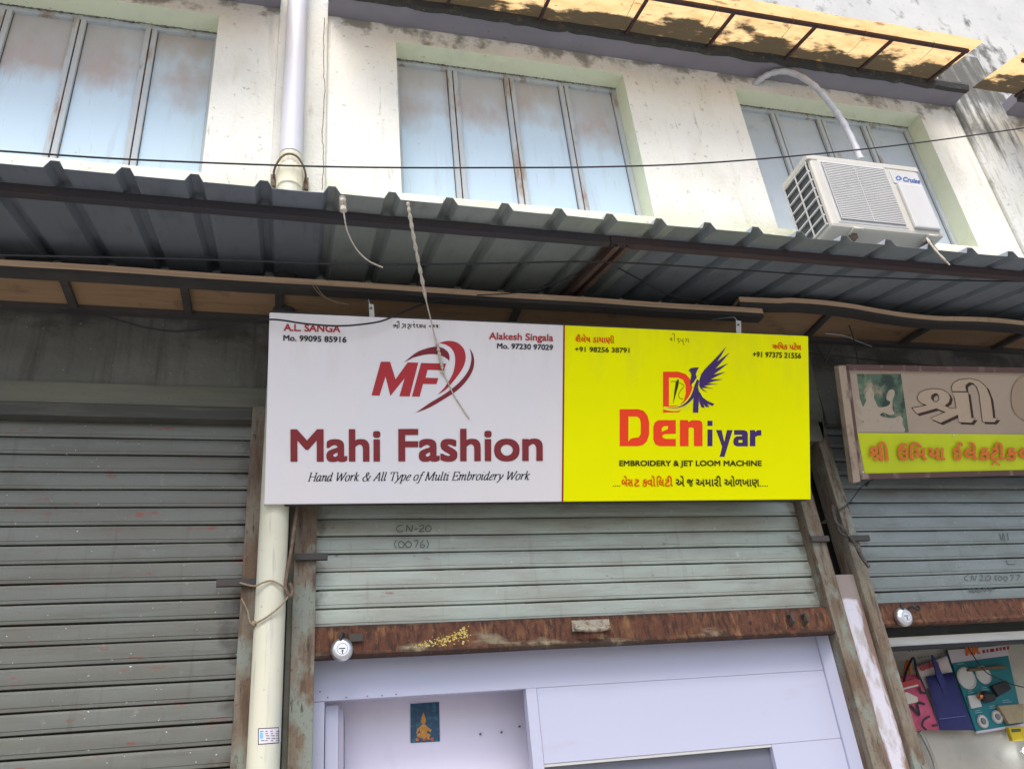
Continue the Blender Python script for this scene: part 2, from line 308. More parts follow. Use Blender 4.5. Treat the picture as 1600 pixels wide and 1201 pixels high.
# italic serif alphabet, drawn with a broad pen: strokes in em units (x-height .45, capitals .66)
_b = [(.30,.40),(.18,.45),(.06,.30),(.04,.10),(.12,-.01),(.24,.08),(.31,.22)]
SERIF = {
 'H': (.72, [[(.12,0),(.12,.66)],[(.58,0),(.58,.66)],[(.12,.34),(.58,.34)],[(.03,.005),(.21,.005)],[(.03,.655),(.21,.655)],[(.49,.005),(.67,.005)],[(.49,.655),(.67,.655)]]),
 'a': (.46, [_b,[(.33,.44),(.31,.1),(.35,0),(.44,.07)]]),
 'n': (.47, [[(.0,.38),(.07,.44),(.09,.40),(.08,0)],[(.08,.24),(.18,.39),(.28,.44),(.33,.38),(.32,.08),(.37,0),(.45,.07)]]),
 'd': (.47, [_b,[(.33,.68),(.32,.1),(.36,0),(.45,.07)],[(.24,.67),(.33,.68)]]),
 'W': (.84, [[(.08,.66),(.20,0)],[(.20,0),(.44,.62)],[(.44,.62),(.54,0)],[(.54,0),(.80,.66)],[(.0,.655),(.18,.655)],[(.70,.655),(.88,.655)]]),
 'o': (.44, [[(.20,.45),(.08,.36),(.04,.18),(.10,.02),(.20,-.01),(.32,.08),(.37,.27),(.31,.42),(.20,.45)]]),
 'r': (.36, [[(.0,.38),(.07,.44),(.09,.40),(.08,0)],[(.08,.24),(.17,.38),(.26,.45),(.33,.41)]]),
 'k': (.45, [[(.08,.68),(.08,0)],[(0,.67),(.08,.68)],[(.08,.2),(.28,.44),(.36,.41)],[(.16,.27),(.28,.04),(.35,0),(.43,.06)]]),
 '&': (.76, [[(.66,.36),(.56,.14),(.38,0),(.18,.0),(.08,.14),(.16,.30),(.40,.44),(.46,.58),(.38,.66),(.28,.6),(.30,.44),(.48,.1),(.58,0),(.7,.04)],[(.56,.365),(.74,.365)]]),
 'A': (.64, [[(.06,0),(.40,.67)],[(.40,.67),(.52,0)],[(.19,.23),(.46,.23)],[(-.02,.005),(.15,.005)],[(.42,.005),(.62,.005)]]),
 'l': (.24, [[(.09,.68),(.08,.1),(.12,0),(.2,.07)],[(.0,.67),(.09,.68)]]),
 'T': (.58, [[(.30,0),(.30,.65)],[(.04,.655),(.60,.655)],[(.04,.52),(.04,.655)],[(.60,.52),(.60,.655)],[(.2,.005),(.4,.005)]]),
 'y': (.44, [[(.02,.40),(.08,.44),(.13,.3),(.19,.03)],[(.38,.43),(.34,.25),(.19,.02),(.05,-.18),(-.04,-.2)]]),
 'p': (.46, [[(.0,.38),(.08,.44),(.08,-.21)],[(.08,.3),(.2,.43),(.32,.42),(.37,.28),(.3,.08),(.18,-.01),(.09,.05)],[(0,-.205),(.17,-.205)]]),
 'e': (.40, [[(.06,.2),(.22,.24),(.33,.34),(.27,.45),(.15,.4),(.06,.22),(.06,.06),(.15,-.01),(.33,.09)]]),
 'f': (.32, [[(.36,.62),(.30,.68),(.22,.6),(.17,.3),(.1,-.12),(.02,-.21),(-.06,-.17)],[(.04,.43),(.32,.43)]]),
 'M': (.86, [[(.10,0),(.14,.66)],[(.14,.66),(.38,.02)],[(.38,.02),(.70,.66)],[(.70,.66),(.70,0)],[(.02,.005),(.2,.005)],[(.6,.005),(.8,.005)],[(.05,.655),(.14,.655)],[(.70,.655),(.79,.655)]]),
 'u': (.47, [[(.0,.38),(.08,.44),(.08,.1),(.14,0),(.24,.06),(.33,.24)],[(.34,.44),(.32,.1),(.36,0),(.45,.07)]]),
 't': (.28, [[(.13,.58),(.09,.12),(.13,0),(.23,.07)],[(.01,.43),(.26,.43)]]),
 'i': (.25, [[(.0,.38),(.09,.44),(.07,.1),(.11,0),(.2,.07)],[(.10,.6),(.11,.645)]]),
 'E': (.6, [[(.12,0),(.12,.66)],[(.04,.655),(.52,.655)],[(.04,.005),(.54,.005)],[(.12,.34),(.4,.34)],[(.52,.52),(.52,.655)],[(.56,.16),(.54,.005)],[(.4,.26),(.4,.42)]]),
 'm': (.70, [[(.0,.38),(.07,.44),(.09,.40),(.08,0)],[(.08,.24),(.17,.39),(.26,.44),(.31,.38),(.30,0)],[(.31,.26),(.41,.4),(.5,.44),(.55,.38),(.54,.08),(.59,0),(.67,.07)]]),
 'b': (.44, [[(.09,.68),(.08,.05)],[(0,.67),(.09,.68)],[(.08,.28),(.2,.43),(.32,.41),(.36,.26),(.3,.07),(.18,-.01),(.08,.06)]]),
 ' ': (.24, [])}
def put_serif(mb, pl, body, L, Rr, cap, wd):
    adv = sum(SERIF[c][0] for c in body); L = Vector(L); ex = Vector(Rr)-L; sx = ex.length/adv; ey = Vector((ex.y, -ex.x)).normalized()*(cap/.66); ex.normalize()
    x = 0
    for c in body:
        for st in SERIF[c][1]:
            pts = []
            for a, b in st:
                q = L+ex*((x+a)*sx+b*.30*cap/.66)+ey*b; pts.append((q.x, q.y))
            stroke(mb, pl, pts, wd, nib=(math.radians(-12), .32), k=4)
        x += SERIF[c][0]
    return mb
# the conjunct syllable shri as an outline in a 0..1 box
_S1 = [(665,410),(735,398),(790,388),(745,372),(716,345),(712,318),(728,285),(775,260),(850,250),(920,258),(970,287),(988,325),(976,365),(940,392),(985,412),(1035,417),(1022,330),(1000,278),(1135,280),(1150,380),(1165,495),(1195,495),(1165,536),(1055,530),(1050,470),(905,537),(818,497),(945,445),(870,417),(710,462)]
_S1h = [(858,290),(832,305),(828,332),(848,356),(872,360),(892,342),(890,312),(876,293)]
_S2 = [(995,240),(1010,205),(1060,176),(1150,165),(1230,185),(1290,240),(1325,330),(1338,420),(1345,495),(1385,495),(1355,531),(1255,528),(1240,410),(1225,290),(1205,235),(1175,206),(1145,200),(1115,222),(1116,250),(1122,274),(1002,274)]
def norm(p): return [((x-665)/720, (y-165)/372) for x, y in p]
_S1, _S1h, _S2 = norm(_S1), norm(_S1h), norm(_S2)
def put_shri(mb, pl, q0, q1, q2, lift=LIFT, dx=0, dy=0):
    """q0 top-left, q1 top-right, q2 bottom-left pixels of the box"""
    q0, q1, q2 = Vector(q0), Vector(q1), Vector(q2)
    f = lambda l, e: [pl.pt(*(q0+(q1-q0)*x+(q2-q0)*y+Vector((dx, dy))), lift+e) for x, y in l]
    mb.poly([f(_S1, 0), f(_S1h, 0)]); mb.poly([f(_S2, .00015)]); return mb
def outline_shri(mb, pl, q0, q1, q2, wd, lift):
    q0, q1, q2 = Vector(q0), Vector(q1), Vector(q2)
    for l in (_S1, _S1h, _S2):
        p = [tuple(q0+(q1-q0)*x+(q2-q0)*y) for x, y in l]; stroke(mb, pl, p+[p[0]], wd, lift, smooth=False)

# ================================================================== THE SETTING
g = MB(); g.quad((-60,-80,0),(60,-80,0),(60,6,0),(-60,6,0))
tag(g.build('road', M_road), kind='structure')

# ---- building
B = empty('shop_building', (1.2, 0, 0), 'old two storey shop building with cream plaster upper wall above roller shutter shops', 'building')
XL, XR = -7.0, 9.0
WIN = [(-2.115,-.526,4.845,6.118), (.556,2.132,4.832,6.11), (3.006,4.603,4.838,6.12)]
WT = 6.26                                                # underside of the ledges
def wall_sheet(x0, x1, z0, z1, holes, Y):
    mb = MB(); xs = sorted({x0, x1, *[h[0] for h in holes], *[h[1] for h in holes]}); zs = sorted({z0, z1, *[h[2] for h in holes], *[h[3] for h in holes]})
    for a, b in zip(xs, xs[1:]):
        for c, d in zip(zs, zs[1:]):
            cx, cz = (a+b)/2, (c+d)/2
            if any(h[0] < cx < h[1] and h[2] < cz < h[3] for h in holes): continue
            mb.quad((a,Y,c),(b,Y,c),(b,Y,d),(a,Y,d))
    return mb
wall_sheet(XL, XR, 3.9, WT+.1, WIN, 0.0).build('wall', M_plaster, B)
lab(wall_sheet(XL, XR, WT+.1, 10.5, [], 0.0).build('upper_wall', M_upper, B), 'grey white upper wall with black mould marks')
for x0, x1 in ((-.17,.125), (4.97,5.47)):
    MB().box(x0, x1, -.03, -.002, 4.02, 6.9).build('pilaster', M_pilaster if x0 < 1 else M_pilaster2, B, bevel=.008)
# ledges over the windows
for x0, x1 in ((-3.2,-.17), (.125,4.97), (5.47,9)):
    lg = MB().box(x0+.001, x1-.001, -.15, -.002, WT, WT+.09).build('ledge', M_soffit, B)
    lip = MB(); n = int((x1-x0)/.06)
    for i in range(n+1):                                  # mouldy drip edge, uneven
        pass
    vs = []; fs = []
    for i in range(n+1):
        x = x0+(x1-x0)*i/n; d = .012*noise.noise((x*9, 0, 1))+.01*noise.noise((x*31, 2, 0)); e = .012*noise.noise((x*6, 5, 0))
        vs += [(x,-.145-.03+e,WT+.085),(x,-.2+e,WT+.03),(x,-.185+e,WT-.012+d),(x,-.145+e,WT-.006+d)]
    for i in range(n):
        for j in range(4): fs.append((i*4+j, i*4+(j+1)%4, i*4+4+(j+1)%4, i*4+4+j))
    lp = MB(); lp.add(vs, fs+[(0,1,2,3),(n*4,n*4+1,n*4+2,n*4+3)]); lp.build('drip_edge', M_lip, lg)
    # spiky drips of mould hanging from the edge
def crack(pts, wd):
    mb = MB(); pl = Plane((0,-.031,0), (0,-1,0)); P = []
    for (ax_, ay_), (bx_, by_) in zip(pts, pts[1:]):
        for k_ in range(8):
            t = k_/8; P.append((ax_+(bx_-ax_)*t+random.gauss(0,.7), ay_+(by_-ay_)*t))
    stroke(mb, pl, P+[pts[-1]], wd, .0006, smooth=False); return mb
crack([(507,28),(505,90),(508,150),(503,210),(506,255),(503,296)], 1.1).build('crack', M_bolt, B)
# windows
def window(x0, x1, z0, z1, pm, label):
    f = MB(); D = .15
    t = .035
    f.box(x0, x1, D-.01, D+.03, z1-t, z1); f.box(x0, x1, D-.01, D+.03, z0, z0+t)
    f.box(x0, x0+t, D-.009, D+.03, z0+t, z1-t); f.box(x1-t, x1, D-.009, D+.03, z0+t, z1-t)
    wd = (x1-x0)/4
    for k in (1, 2, 3):
        c = x0+wd*k
        f.box(c-.034, c-.004, D-.012, D+.03, z0+t, z1-t); f.box(c+.004, c+.034, D-.012, D+.03, z0+t, z1-t)
    W = lab(f.build('window', M_frame, B, bevel=.003), label)
    gp = MB()
    for k in (1, 2, 3):
        c = x0+wd*k; gp.box(c-.006, c+.006, D-.006, D+.02, z0+t, z1-t)
    for k in range(4):
        gp.box(x0+wd*k+.034, x0+wd*k+.038, D+.0105, D+.013, z0+t, z1-t); gp.box(x0+wd*(k+1)-.038, x0+wd*(k+1)-.034, D+.0105, D+.013, z0+t, z1-t)
    gp.build('joint', M_gap, W)
    for k in range(4):
        MB().quad((x0+wd*k+.03,D+.014,z0+t),(x0+wd*(k+1)-.03,D+.014,z0+t),(x0+wd*(k+1)-.03,D+.014,z1-t),(x0+wd*k+.03,D+.014,z1-t)).build('pane', pm, W)
    r = MB()
    r.quad((x0,0,z1),(x1,0,z1),(x1,D+.03,z1),(x0,D+.03,z1)); r.quad((x0,0,z0),(x1,0,z0),(x1,D+.03,z0-.0),(x0,D+.03,z0))
    r.quad((x0,0,z0),(x0,D+.03,z0),(x0,D+.03,z1),(x0,0,z1)); r.quad((x1,0,z0),(x1,D+.03,z0),(x1,D+.03,z1),(x1,0,z1))
    r.build('reveal', M_reveal, W)
    # crumbled mortar along the frame head
    mm = MB(); n = 220; mv = []
    for i in range(n+1):
        x = x0+.002+(x1-x0-.004)*i/n; h = max(.0008, .003+.012*noise.noise((x*9, z1, 0))+.009*noise.noise((x*45, z1, 3))+.004*random.random())
        yf = D-.016-.006*random.random(); mv += [(x,yf,z1-.0008),(x,yf+.003,z1-h),(x,D-.0125,z1-h*1.05),(x,D-.0125,z1-.0008)]
    mm.add(mv, [(i*4+j, i*4+(j+1)%4, i*4+4+(j+1)%4, i*4+4+j) for i in range(n) for j in range(4)])
    mm.build('mortar', M_mortar, W)
    return W
window(*WIN[0], M_pane, 'four pane window with pale blue dusty panes')
window(*WIN[1], M_pane, 'four pane window with rusty joint lines')
window(*WIN[2], M_pane2, 'grey blue window behind the air conditioner')

# ---- lintels, pillar
MB().box(XL, -.005, -.001, .3, 3.53, 3.935).build('lintel', M_concrete, B, bevel=.006)
MB().box(XL, -.005, -.011, .3, 3.42, 3.529).build('lintel_band', M_concrete2, B, bevel=.008)
MB().box(-.004, 2.7, -.001, .3, 3.42, 3.935).build('lintel', M_concrete, B)
MB().box(2.93, XR, -.004, .3, 3.42, 3.965).build('lintel', M_concrete, B, bevel=.006)
cb = MB(); cb.prism([(2.701,-.03,3.3),(2.86,-.03,3.3),(2.90,-.03,3.48),(2.929,-.03,3.898),(2.701,-.03,3.898)], (0,.3,0))
cb.build('corbel', M_concrete2, B, bevel=.008)
MB().box(2.701, 2.84, -.045, -.031, 3.29, 3.46).build('corbel_block', M_concrete2, B, bevel=.005)
pl_ = MB(); pl_.box(2.683, 2.812, .0, .25, 0, 2.56)
pl_.build('pillar', M_white_pillar, B, bevel=.006)
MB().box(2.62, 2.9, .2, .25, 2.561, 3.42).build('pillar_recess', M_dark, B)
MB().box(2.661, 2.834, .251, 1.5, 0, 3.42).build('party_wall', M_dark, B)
MB().box(-.118, .022, .03, .25, 0, 3.42).build('pillar', M_concrete, B)
for x0, x1 in ((XL, -3.605), (5.555, XR)):
    MB().box(x0, x1, -.0025, .3, 0, 3.4185).build('end_wall', M_concrete, B)
# ---- guide rails
def rail(x0, x1, z0=0, z1=3.42, y0=-.03):
    mb = MB(); mb.box(x0, x1, y0, .1, z0, z1); return mb.build('guide_rail', M_rail, B, bevel=.004)
rail(-.186, -.119); rail(.023, .118); rail(2.597, 2.682); rail(2.813, 2.882)
MB().box(.0025, .0225, -.012, .05, 0, 3.42).build('rail_edge', M_concrete2, B)
for x0, x1, z in ((-.285,-.125,2.585), (.03,.165,2.69), (2.585,2.69,2.735), (2.815,2.935,2.735)):
    MB().bar((x0,-.042,z),(x1,-.042,z),.022,.03).build('rail_stop', M_beam, B, bevel=.003)

# ---- roller shutters
def shutter(x0, x1, zb, zt, mt, label, pitch=.0815, Y=.05, bar=True):
    mb = MB(); n = int((zt-zb)/pitch)+1; gr = MB()
    prof = [(0,.012),(.004,-.004),(.02,-.0062),(.17,-.0072),(.19,-.0095),(.5,-.0105),(.77,-.0095),(.79,-.0072),(.90,-.0062),(.918,-.004),(.924,.012)]
    vs = []; fs = []; rows = 0; seg = 24
    for i in range(n):
        z = zb+i*pitch
        for t, y in prof:
            zz = z+t*pitch
            if zz > zt: break
            for j in range(seg+1):
                x = x0+(x1-x0)*j/seg; dz = .0025*noise.noise((x*1.6, i*.7, 0))
                vs.append((x, Y+y+.003*noise.noise((x*2, zz*3, 4))+.0015*noise.noise((x*5, zz*22, 9)), zz+dz))
            rows += 1
    for r in range(rows-1):
        for j in range(seg): fs.append((r*(seg+1)+j, r*(seg+1)+j+1, (r+1)*(seg+1)+j+1, (r+1)*(seg+1)+j))
    mb.add(vs, fs); mb.smooth = True
    S = lab(mb.build('roller_shutter', mt, B), label)
    for i in range(1, n):
        z = zb+i*pitch
        gr.quad((x0,Y+.011,z-.008),(x1,Y+.011,z-.008),(x1,Y+.011,z+.002),(x0,Y+.011,z+.002))
    gr.build('slat_joints', M_groove, S)
    return S
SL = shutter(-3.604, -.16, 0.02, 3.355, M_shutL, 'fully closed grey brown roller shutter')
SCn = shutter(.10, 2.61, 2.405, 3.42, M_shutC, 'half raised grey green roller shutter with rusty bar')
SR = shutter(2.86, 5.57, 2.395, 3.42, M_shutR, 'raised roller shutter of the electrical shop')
rb = MB().box(-3.6, -.187, -.015, .05, 3.356, 3.418); rb.build('head_rail', M_headrail, SL, bevel=.004)
def bottom_bar(S, x0, x1, z0, z1):
    mb = MB(); n = 30; vs = []; fs = []
    prof = [(.03,z1),(.004,z1-.002),(-.012,z1-.012),(-.012,z0+.03),(-.02,z0+.024),(-.024,z0+.012),(-.018,z0+.002),(.02,z0)]
    for j in range(n+1):
        x = x0+(x1-x0)*j/n; e = .003*noise.noise((x*2.2, 1, 0))
        vs += [(x, y+e, z+e*.7) for y, z in prof]
    k = len(prof)
    for j in range(n):
        for i in range(k-1): fs.append((j*k+i, j*k+i+1, (j+1)*k+i+1, (j+1)*k+i))
    mb.add(vs, fs); return mb.build('bottom_bar', M_rust, S)
bar1 = bottom_bar(SCn, .119, 2.596, 2.265, 2.404)
bar2 = bottom_bar(SR, 2.883, 5.55, at(1480,974,-.012).z, at(1480,936,-.012).z)
h = MB(); xh = at(922, 985).x; zh = at(922, 980).z
h.box(xh-.09, xh+.09, -.024, -.013, zh-.018, zh+.03); h.tube(smooth_pts([(xh-.075,-.024,zh+.0),(xh-.07,-.05,zh-.012),(xh-.03,-.055,zh-.02),(xh+.03,-.055,zh-.02),(xh+.07,-.05,zh-.012),(xh+.075,-.024,zh)]), .011)
h.build('pull_handle', M('worn_handle', (.3,.28,.22), .6, [(40,6,.48,.62,(.13,.06,.035),.85)]), bar1)
for px in (1234, 1256):
    q = at(px, 968, -.02); MB().tube([q+Vector((0,.01,.02)), q+Vector((0,-.025,.022)), q+Vector((0,-.03,-.01)), q+Vector((0,.005,-.02))], .009).build('lock_staple', M_beam, bar1)
q = at(1352/1.0, 0) if False else at(1172, 972, -.0125)
MB().lathe(q+Vector((0,-.004,0)), (0,1,0), [(0,0),(.007,0),(.007,.008)], 12).build('bolt_hole', M_black, bar1)
# yellow paint smear on the bottom bar
ym = MB(); P0 = Plane((0,-.0125,0), (0,-1,0))
M_ysmear = M('yellow_paint_smear', (.42,.31,.05), .5, [(60, 5, .45, .6, (.6,.5,.2), .8)])
for i in range(260):
    t = random.random()**.8; x = 625+105*t+random.gauss(0,3); y = 1017-27*t+random.gauss(0, 2+4.5*t*(1-abs(t-.7))); r_ = random.choice((.35,.45,.6,.8,1.2))*(1 if t < .35 else 1.35)
    n_ = random.randint(5, 8); a0 = random.random()*6; ym.poly([[P0.pt(x+r_*(1.3 if t > .4 else 1)*math.cos(a0+6.283*k_/n_)*random.uniform(.5,1.4), y+r_*math.sin(a0+6.283*k_/n_)*random.uniform(.5,1.3), .0008+.000004*i) for k_ in range(n_)]])
ym.build('paint_smear', M_ysmear, bar1)
def scrawl(parent, pl, strokes, wd, mt, name='scrawl'):
    rows = []
    for s in sorted(strokes, key=lambda s: sum(p[1] for p in s)/len(s)):   # one part per written line
        y = sum(p[1] for p in s)/len(s)
        if rows and y-rows[-1][0] < 12: rows[-1][1].append(s)
        else: rows.append((y, [s]))
    for y, ss in rows:
        mb = MB()
        for s in ss: stroke(mb, pl, s, wd, .001)
        mb.build(name, mt, parent)
# chalked numbers CN-20 (0076)
PS = Plane((0,.037,0), (0,-1,0))
z8 = lambda L: [(480+x/1.951, 780+y/1.951) for x, y in L]
scrawl(SCn, PS, [z8(s) for s in [
    [(292,78),(278,80),(272,90),(280,98),(294,96)], [(302,98),(304,78)],[(304,78),(318,98)],[(318,98),(322,78)], [(328,90),(336,89)],
    [(342,82),(352,78),(354,86),(342,97),(356,97)], [(370,78),(362,84),(362,94),(372,97),(378,88),(370,78)],
    [(272,124),(266,136),(272,148)], [(286,126),(278,134),(282,145),(292,144),(296,134),(286,126)], [(308,126),(300,134),(304,145),(314,144),(318,134),(308,126)],
    [(324,126),(338,125),(330,146)], [(354,124),(346,134),(346,144),(354,146),(358,139),(348,137)], [(364,124),(370,135),(364,148)]]], 1.2, ink('pen_grey', (84,92,86)))
PS2 = Plane((0,.037,0), (0,-1,0))
z9 = lambda L: [(1040+x/2.854, 780+y/2.854) for x, y in L]
scrawl(SR, PS2, [z9(s) for s in [
    [(1352,336),(1338,342),(1334,354),(1350,360)], [(1362,362),(1366,336)],[(1366,336),(1380,360)],[(1380,360),(1388,336)], [(1398,340),(1412,336),(1414,346),(1400,358),(1420,358)],
    [(1440,336),(1428,346),(1432,358),(1446,356),(1450,344),(1440,336)], [(1480,334),(1470,346),(1478,362)], [(1492,340),(1484,350),(1492,360),(1502,350),(1492,340)], [(1516,340),(1508,350),(1516,360),(1526,350),(1516,340)],
    [(1536,338),(1552,336),(1542,360)],[(1562,338),(1580,336),(1568,360)],
    [(1360,394),(1352,404),(1360,416)],[(1372,394),(1366,404),(1374,414),(1384,404),(1372,394)],[(1396,394),(1390,404),(1398,414),(1408,404),(1396,394)],[(1414,396),(1430,394),(1420,414)],[(1440,396),(1456,392),(1446,416)],[(1352,406),(1470,400)],
    [(1490,150),(1500,180),(1506,150),(1514,184)],[(1524,150),(1530,180)],[(1520,268),(1526,286),(1560,288)]]], 1.0, ink('pen_grey2', (86,92,90)))

# ---- shop rooms behind the shutters
room = MB(); YI = .36
room.quad((.1,YI,0),(2.66,YI,0),(2.66,YI,3.4),(.1,YI,3.4)); room.quad((.1,.12,0),(.1,YI,0),(.1,YI,3.4),(.1,.12,3.4)); room.quad((2.66,.12,0),(2.66,YI,0),(2.66,YI,3.4),(2.66,.12,3.4))
room.quad((.1,.12,3.0),(2.66,.12,3.0),(2.66,YI,3.0),(.1,YI,3.0))
lab(room.build('interior_wall', M_lilac, B), 'lilac painted wall inside the white shop')
room2 = MB()
room2.quad((2.84,.62,0),(6,.62,0),(6,.62,3.2),(2.84,.62,3.2)); room2.quad((2.835,.26,0),(2.835,.62,0),(2.835,.62,3.2),(2.835,.26,3.2)); room2.quad((2.84,.1,2.9),(6,.1,2.9),(6,.62,2.9),(2.84,.62,2.9))
lab(room2.build('interior_wall', M_cream, B), 'cream inner wall of the electrical shop')

# ================================================================== DRAIN PIPE
px0 = -.0645
DP = empty('drain_pipe', (px0,-.085,0), 'cream plastic drain pipe running down the wall left of the white sign', 'pipe')
MB().lathe((px0,-.085,0), (0,0,1), [(.061,0),(.061,3.74),(.0,3.742)], 40).build('pipe', M_pipe, DP)
MB().lathe((px0,-.085,0), (0,0,1), [(.0605,4.945),(.0605,7.8)], 40).build('pipe', M('white_pipe', (.55,.56,.62), .5, [((6,6,1.5), 6, .5, .66, (.5,.5,.5), .7), ((30,30,3), 6, .62, .7, (.5,.5,.46), .6)]), DP)
MB().lathe((px0,-.085,0), (0,0,1), [(.054,3.745),(.054,4.2)], 24).build('pipe_dark_shade', M_beam, DP)  # dark stretch of pipe: shade under the awning put into its colour
MB().lathe((px0,-.085,0), (0,0,1), [(.061,4.205),(.061,4.93),(.0605,4.94)], 40).build('pipe', M_pipe, DP)
zc = at(461, 275, -.085).z
MB().lathe((px0,-.085,0), (0,0,1), [(.061,zc-.10),(.068,zc-.095),(.069,zc-.02),(.073,zc-.015),(.073,zc+.03),(.069,zc+.035),(.069,zc+.05),(.062,zc+.055)], 40).build('coupling', M_pipeg, DP)
cl = MB(); cl.tube(smooth_pts([(px0-.085,-.03,zc-.0),(px0-.08,-.12,zc+.005),(px0-.045,-.158,zc+.06),(px0,-.166,zc+.08),(px0+.045,-.158,zc+.06),(px0+.08,-.12,zc+.005),(px0+.085,-.03,zc)]), .006)
cl.box(px0-.1, px0-.075, -.06, -.031, zc-.06, zc+.02); cl.box(px0+.075, px0+.1, -.06, -.031, zc-.06, zc+.02)
cl.build('clamp', M_bolt, DP)
# small printed sticker wrapped on the pipe
def on_pipe(px, py, r=.0618):
    d = ray(px, py); ox, oy = CAM.x-px0, CAM.y+.085; a = d.x**2+d.y**2; b = 2*(ox*d.x+oy*d.y); c = ox*ox+oy*oy-r*r
    t = (-b-math.sqrt(max(0, b*b-4*a*c)))/(2*a); return CAM+d*t
def pipe_patch(x0, x1, y0, y1, r, n=8):
    mb = MB(); vs = []
    for i in range(n+1):
        for (ya, yb) in ((y0[0]+(y0[1]-y0[0])*i/n, y1[0]+(y1[1]-y1[0])*i/n),):
            x = x0+(x1-x0)*i/n; vs += [on_pipe(x, ya, r), on_pipe(x, yb, r)]
    return mb.add(vs, [(2*i, 2*i+2, 2*i+3, 2*i+1) for i in range(n)])
st = pipe_patch(403, 440, (1137,1135), (1163,1160), .0616).build('sticker', M('sticker_edge', c3((70,72,84)), .5), DP)
pipe_patch(404.4, 438.6, (1138.5,1136.6), (1161.3,1158.5), .0620).build('sticker_face', M('sticker_face', c3((206,200,208)), .5), st)
tx = MB()
for k, yy in enumerate((1141, 1144.5, 1148, 1152, 1155.5)):
    for a in range(4):
        x = 406+a*8.2+random.random()*2
        if k in (1,2,3) and a == 0: continue
        p = pipe_patch(x, x+random.uniform(3,6.5), (yy,yy), (yy+1.3,yy+1.3), .0624, 3); tx.add(p.v, p.f)
tx.build('sticker_print', K_grey, st)
pipe_patch(406, 411, (1143.5,1143.5), (1153,1153), .0624, 3).build('sticker_mark', M('sticker_blue', c3((110,170,220)), .5), st)

# ================================================================== LOWER METAL AWNING
TN, ZW = .28, 4.2
def zs_(Y, d=0): return ZW+TN*Y-d
AW = empty('metal_awning', (1.2,-.5,4.0), 'dark corrugated sheet awning above the signboards', 'awning', None)
peaks = [at(*p, -1.015).x for p in [(87,247),(196,265),(304,275),(412,290),(519,295),(613,305),(703,312),(790,322),(873,326),(953,335),(1030,340),(1105,346),(1179,352),(1249,362),(1318,367),(1386,373),(1452,375),(1514,380),(1575,384)]]
while peaks[0] > -4: peaks.insert(0, peaks[0]-.238)
while peaks[-1] < 6.2: peaks.append(peaks[-1]+.238)
prof = []
for a, b in zip(peaks, peaks[1:]):
    prof += [(a-.034,-.036),(a-.015,0),(a+.015,0),(a+.034,-.036)]
    m_ = (a+b)/2
    prof += [(m_-.04,-.0365),(m_+.04,-.0365)]
sh = MB(); NR = 7; vs = []
for i in range(NR):
    t = i/(NR-1)
    for x, dz in prof:
        wob = .007*noise.noise((x*1.1, 0, 3))+.004*noise.noise((x*3.3, 1, 0))
        dip = -.03*max(0, (-.75-x))*(1 if i else .9)*.0
        Y = -1.015+t*1.03+(.012*noise.noise((x*1.7, 9, 0)) if i == 0 else 0)
        vs.append((x, Y, zs_(Y)+dz+wob*(1-t)))
k = len(prof)
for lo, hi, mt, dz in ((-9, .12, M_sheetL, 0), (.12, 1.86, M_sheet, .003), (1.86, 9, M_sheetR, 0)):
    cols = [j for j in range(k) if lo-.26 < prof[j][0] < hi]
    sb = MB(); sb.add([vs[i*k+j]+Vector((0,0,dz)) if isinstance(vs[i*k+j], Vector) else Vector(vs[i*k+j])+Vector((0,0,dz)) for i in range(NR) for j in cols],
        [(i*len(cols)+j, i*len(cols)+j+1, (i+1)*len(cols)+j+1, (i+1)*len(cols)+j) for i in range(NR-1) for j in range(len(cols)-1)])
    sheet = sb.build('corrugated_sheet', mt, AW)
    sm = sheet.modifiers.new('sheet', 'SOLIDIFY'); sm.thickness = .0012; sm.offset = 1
for a, b in ((-4, 1.37), (1.375, 6.2)):
    Yp = -.865
    MB().box(a, b, Yp, Yp+.035, zs_(Yp,.036)-.045, zs_(Yp,.036)-.001).build('purlin', M_purlin if a < 0 else M('dark_red_steel', (.06,.042,.045), .7, [((5,5,5),6,.5,.7,(.03,.03,.035),.7)]), AW, bevel=.002)
MB().box(-4, 6.2, -.06, -.02, zs_(-.03,.036)-.045, zs_(-.03,.036)-.012).build('purlin', M_purlin, AW, bevel=.002)
xr = 1.425
for xx in (xr, -3.3, 5.4):
    rf = MB()
    for dx in (-.016, .016):                             # two channels back to back
        for (oa, ob) in ((0,0),):
            rf.bar((xx+dx,-.86,zs_(-.86,.075)),(xx+dx,-.06,zs_(-.06,.075)), .004, .055)
            s_ = -1 if dx < 0 else 1
            rf.bar((xx+dx+s_*.012,-.86,zs_(-.86,.101)),(xx+dx+s_*.012,-.06,zs_(-.06,.101)), .022, .004)
            rf.bar((xx+dx+s_*.012,-.86,zs_(-.86,.049)),(xx+dx+s_*.012,-.06,zs_(-.06,.049)), .022, .004)
    rf.build('rafter', M_rafter, AW)

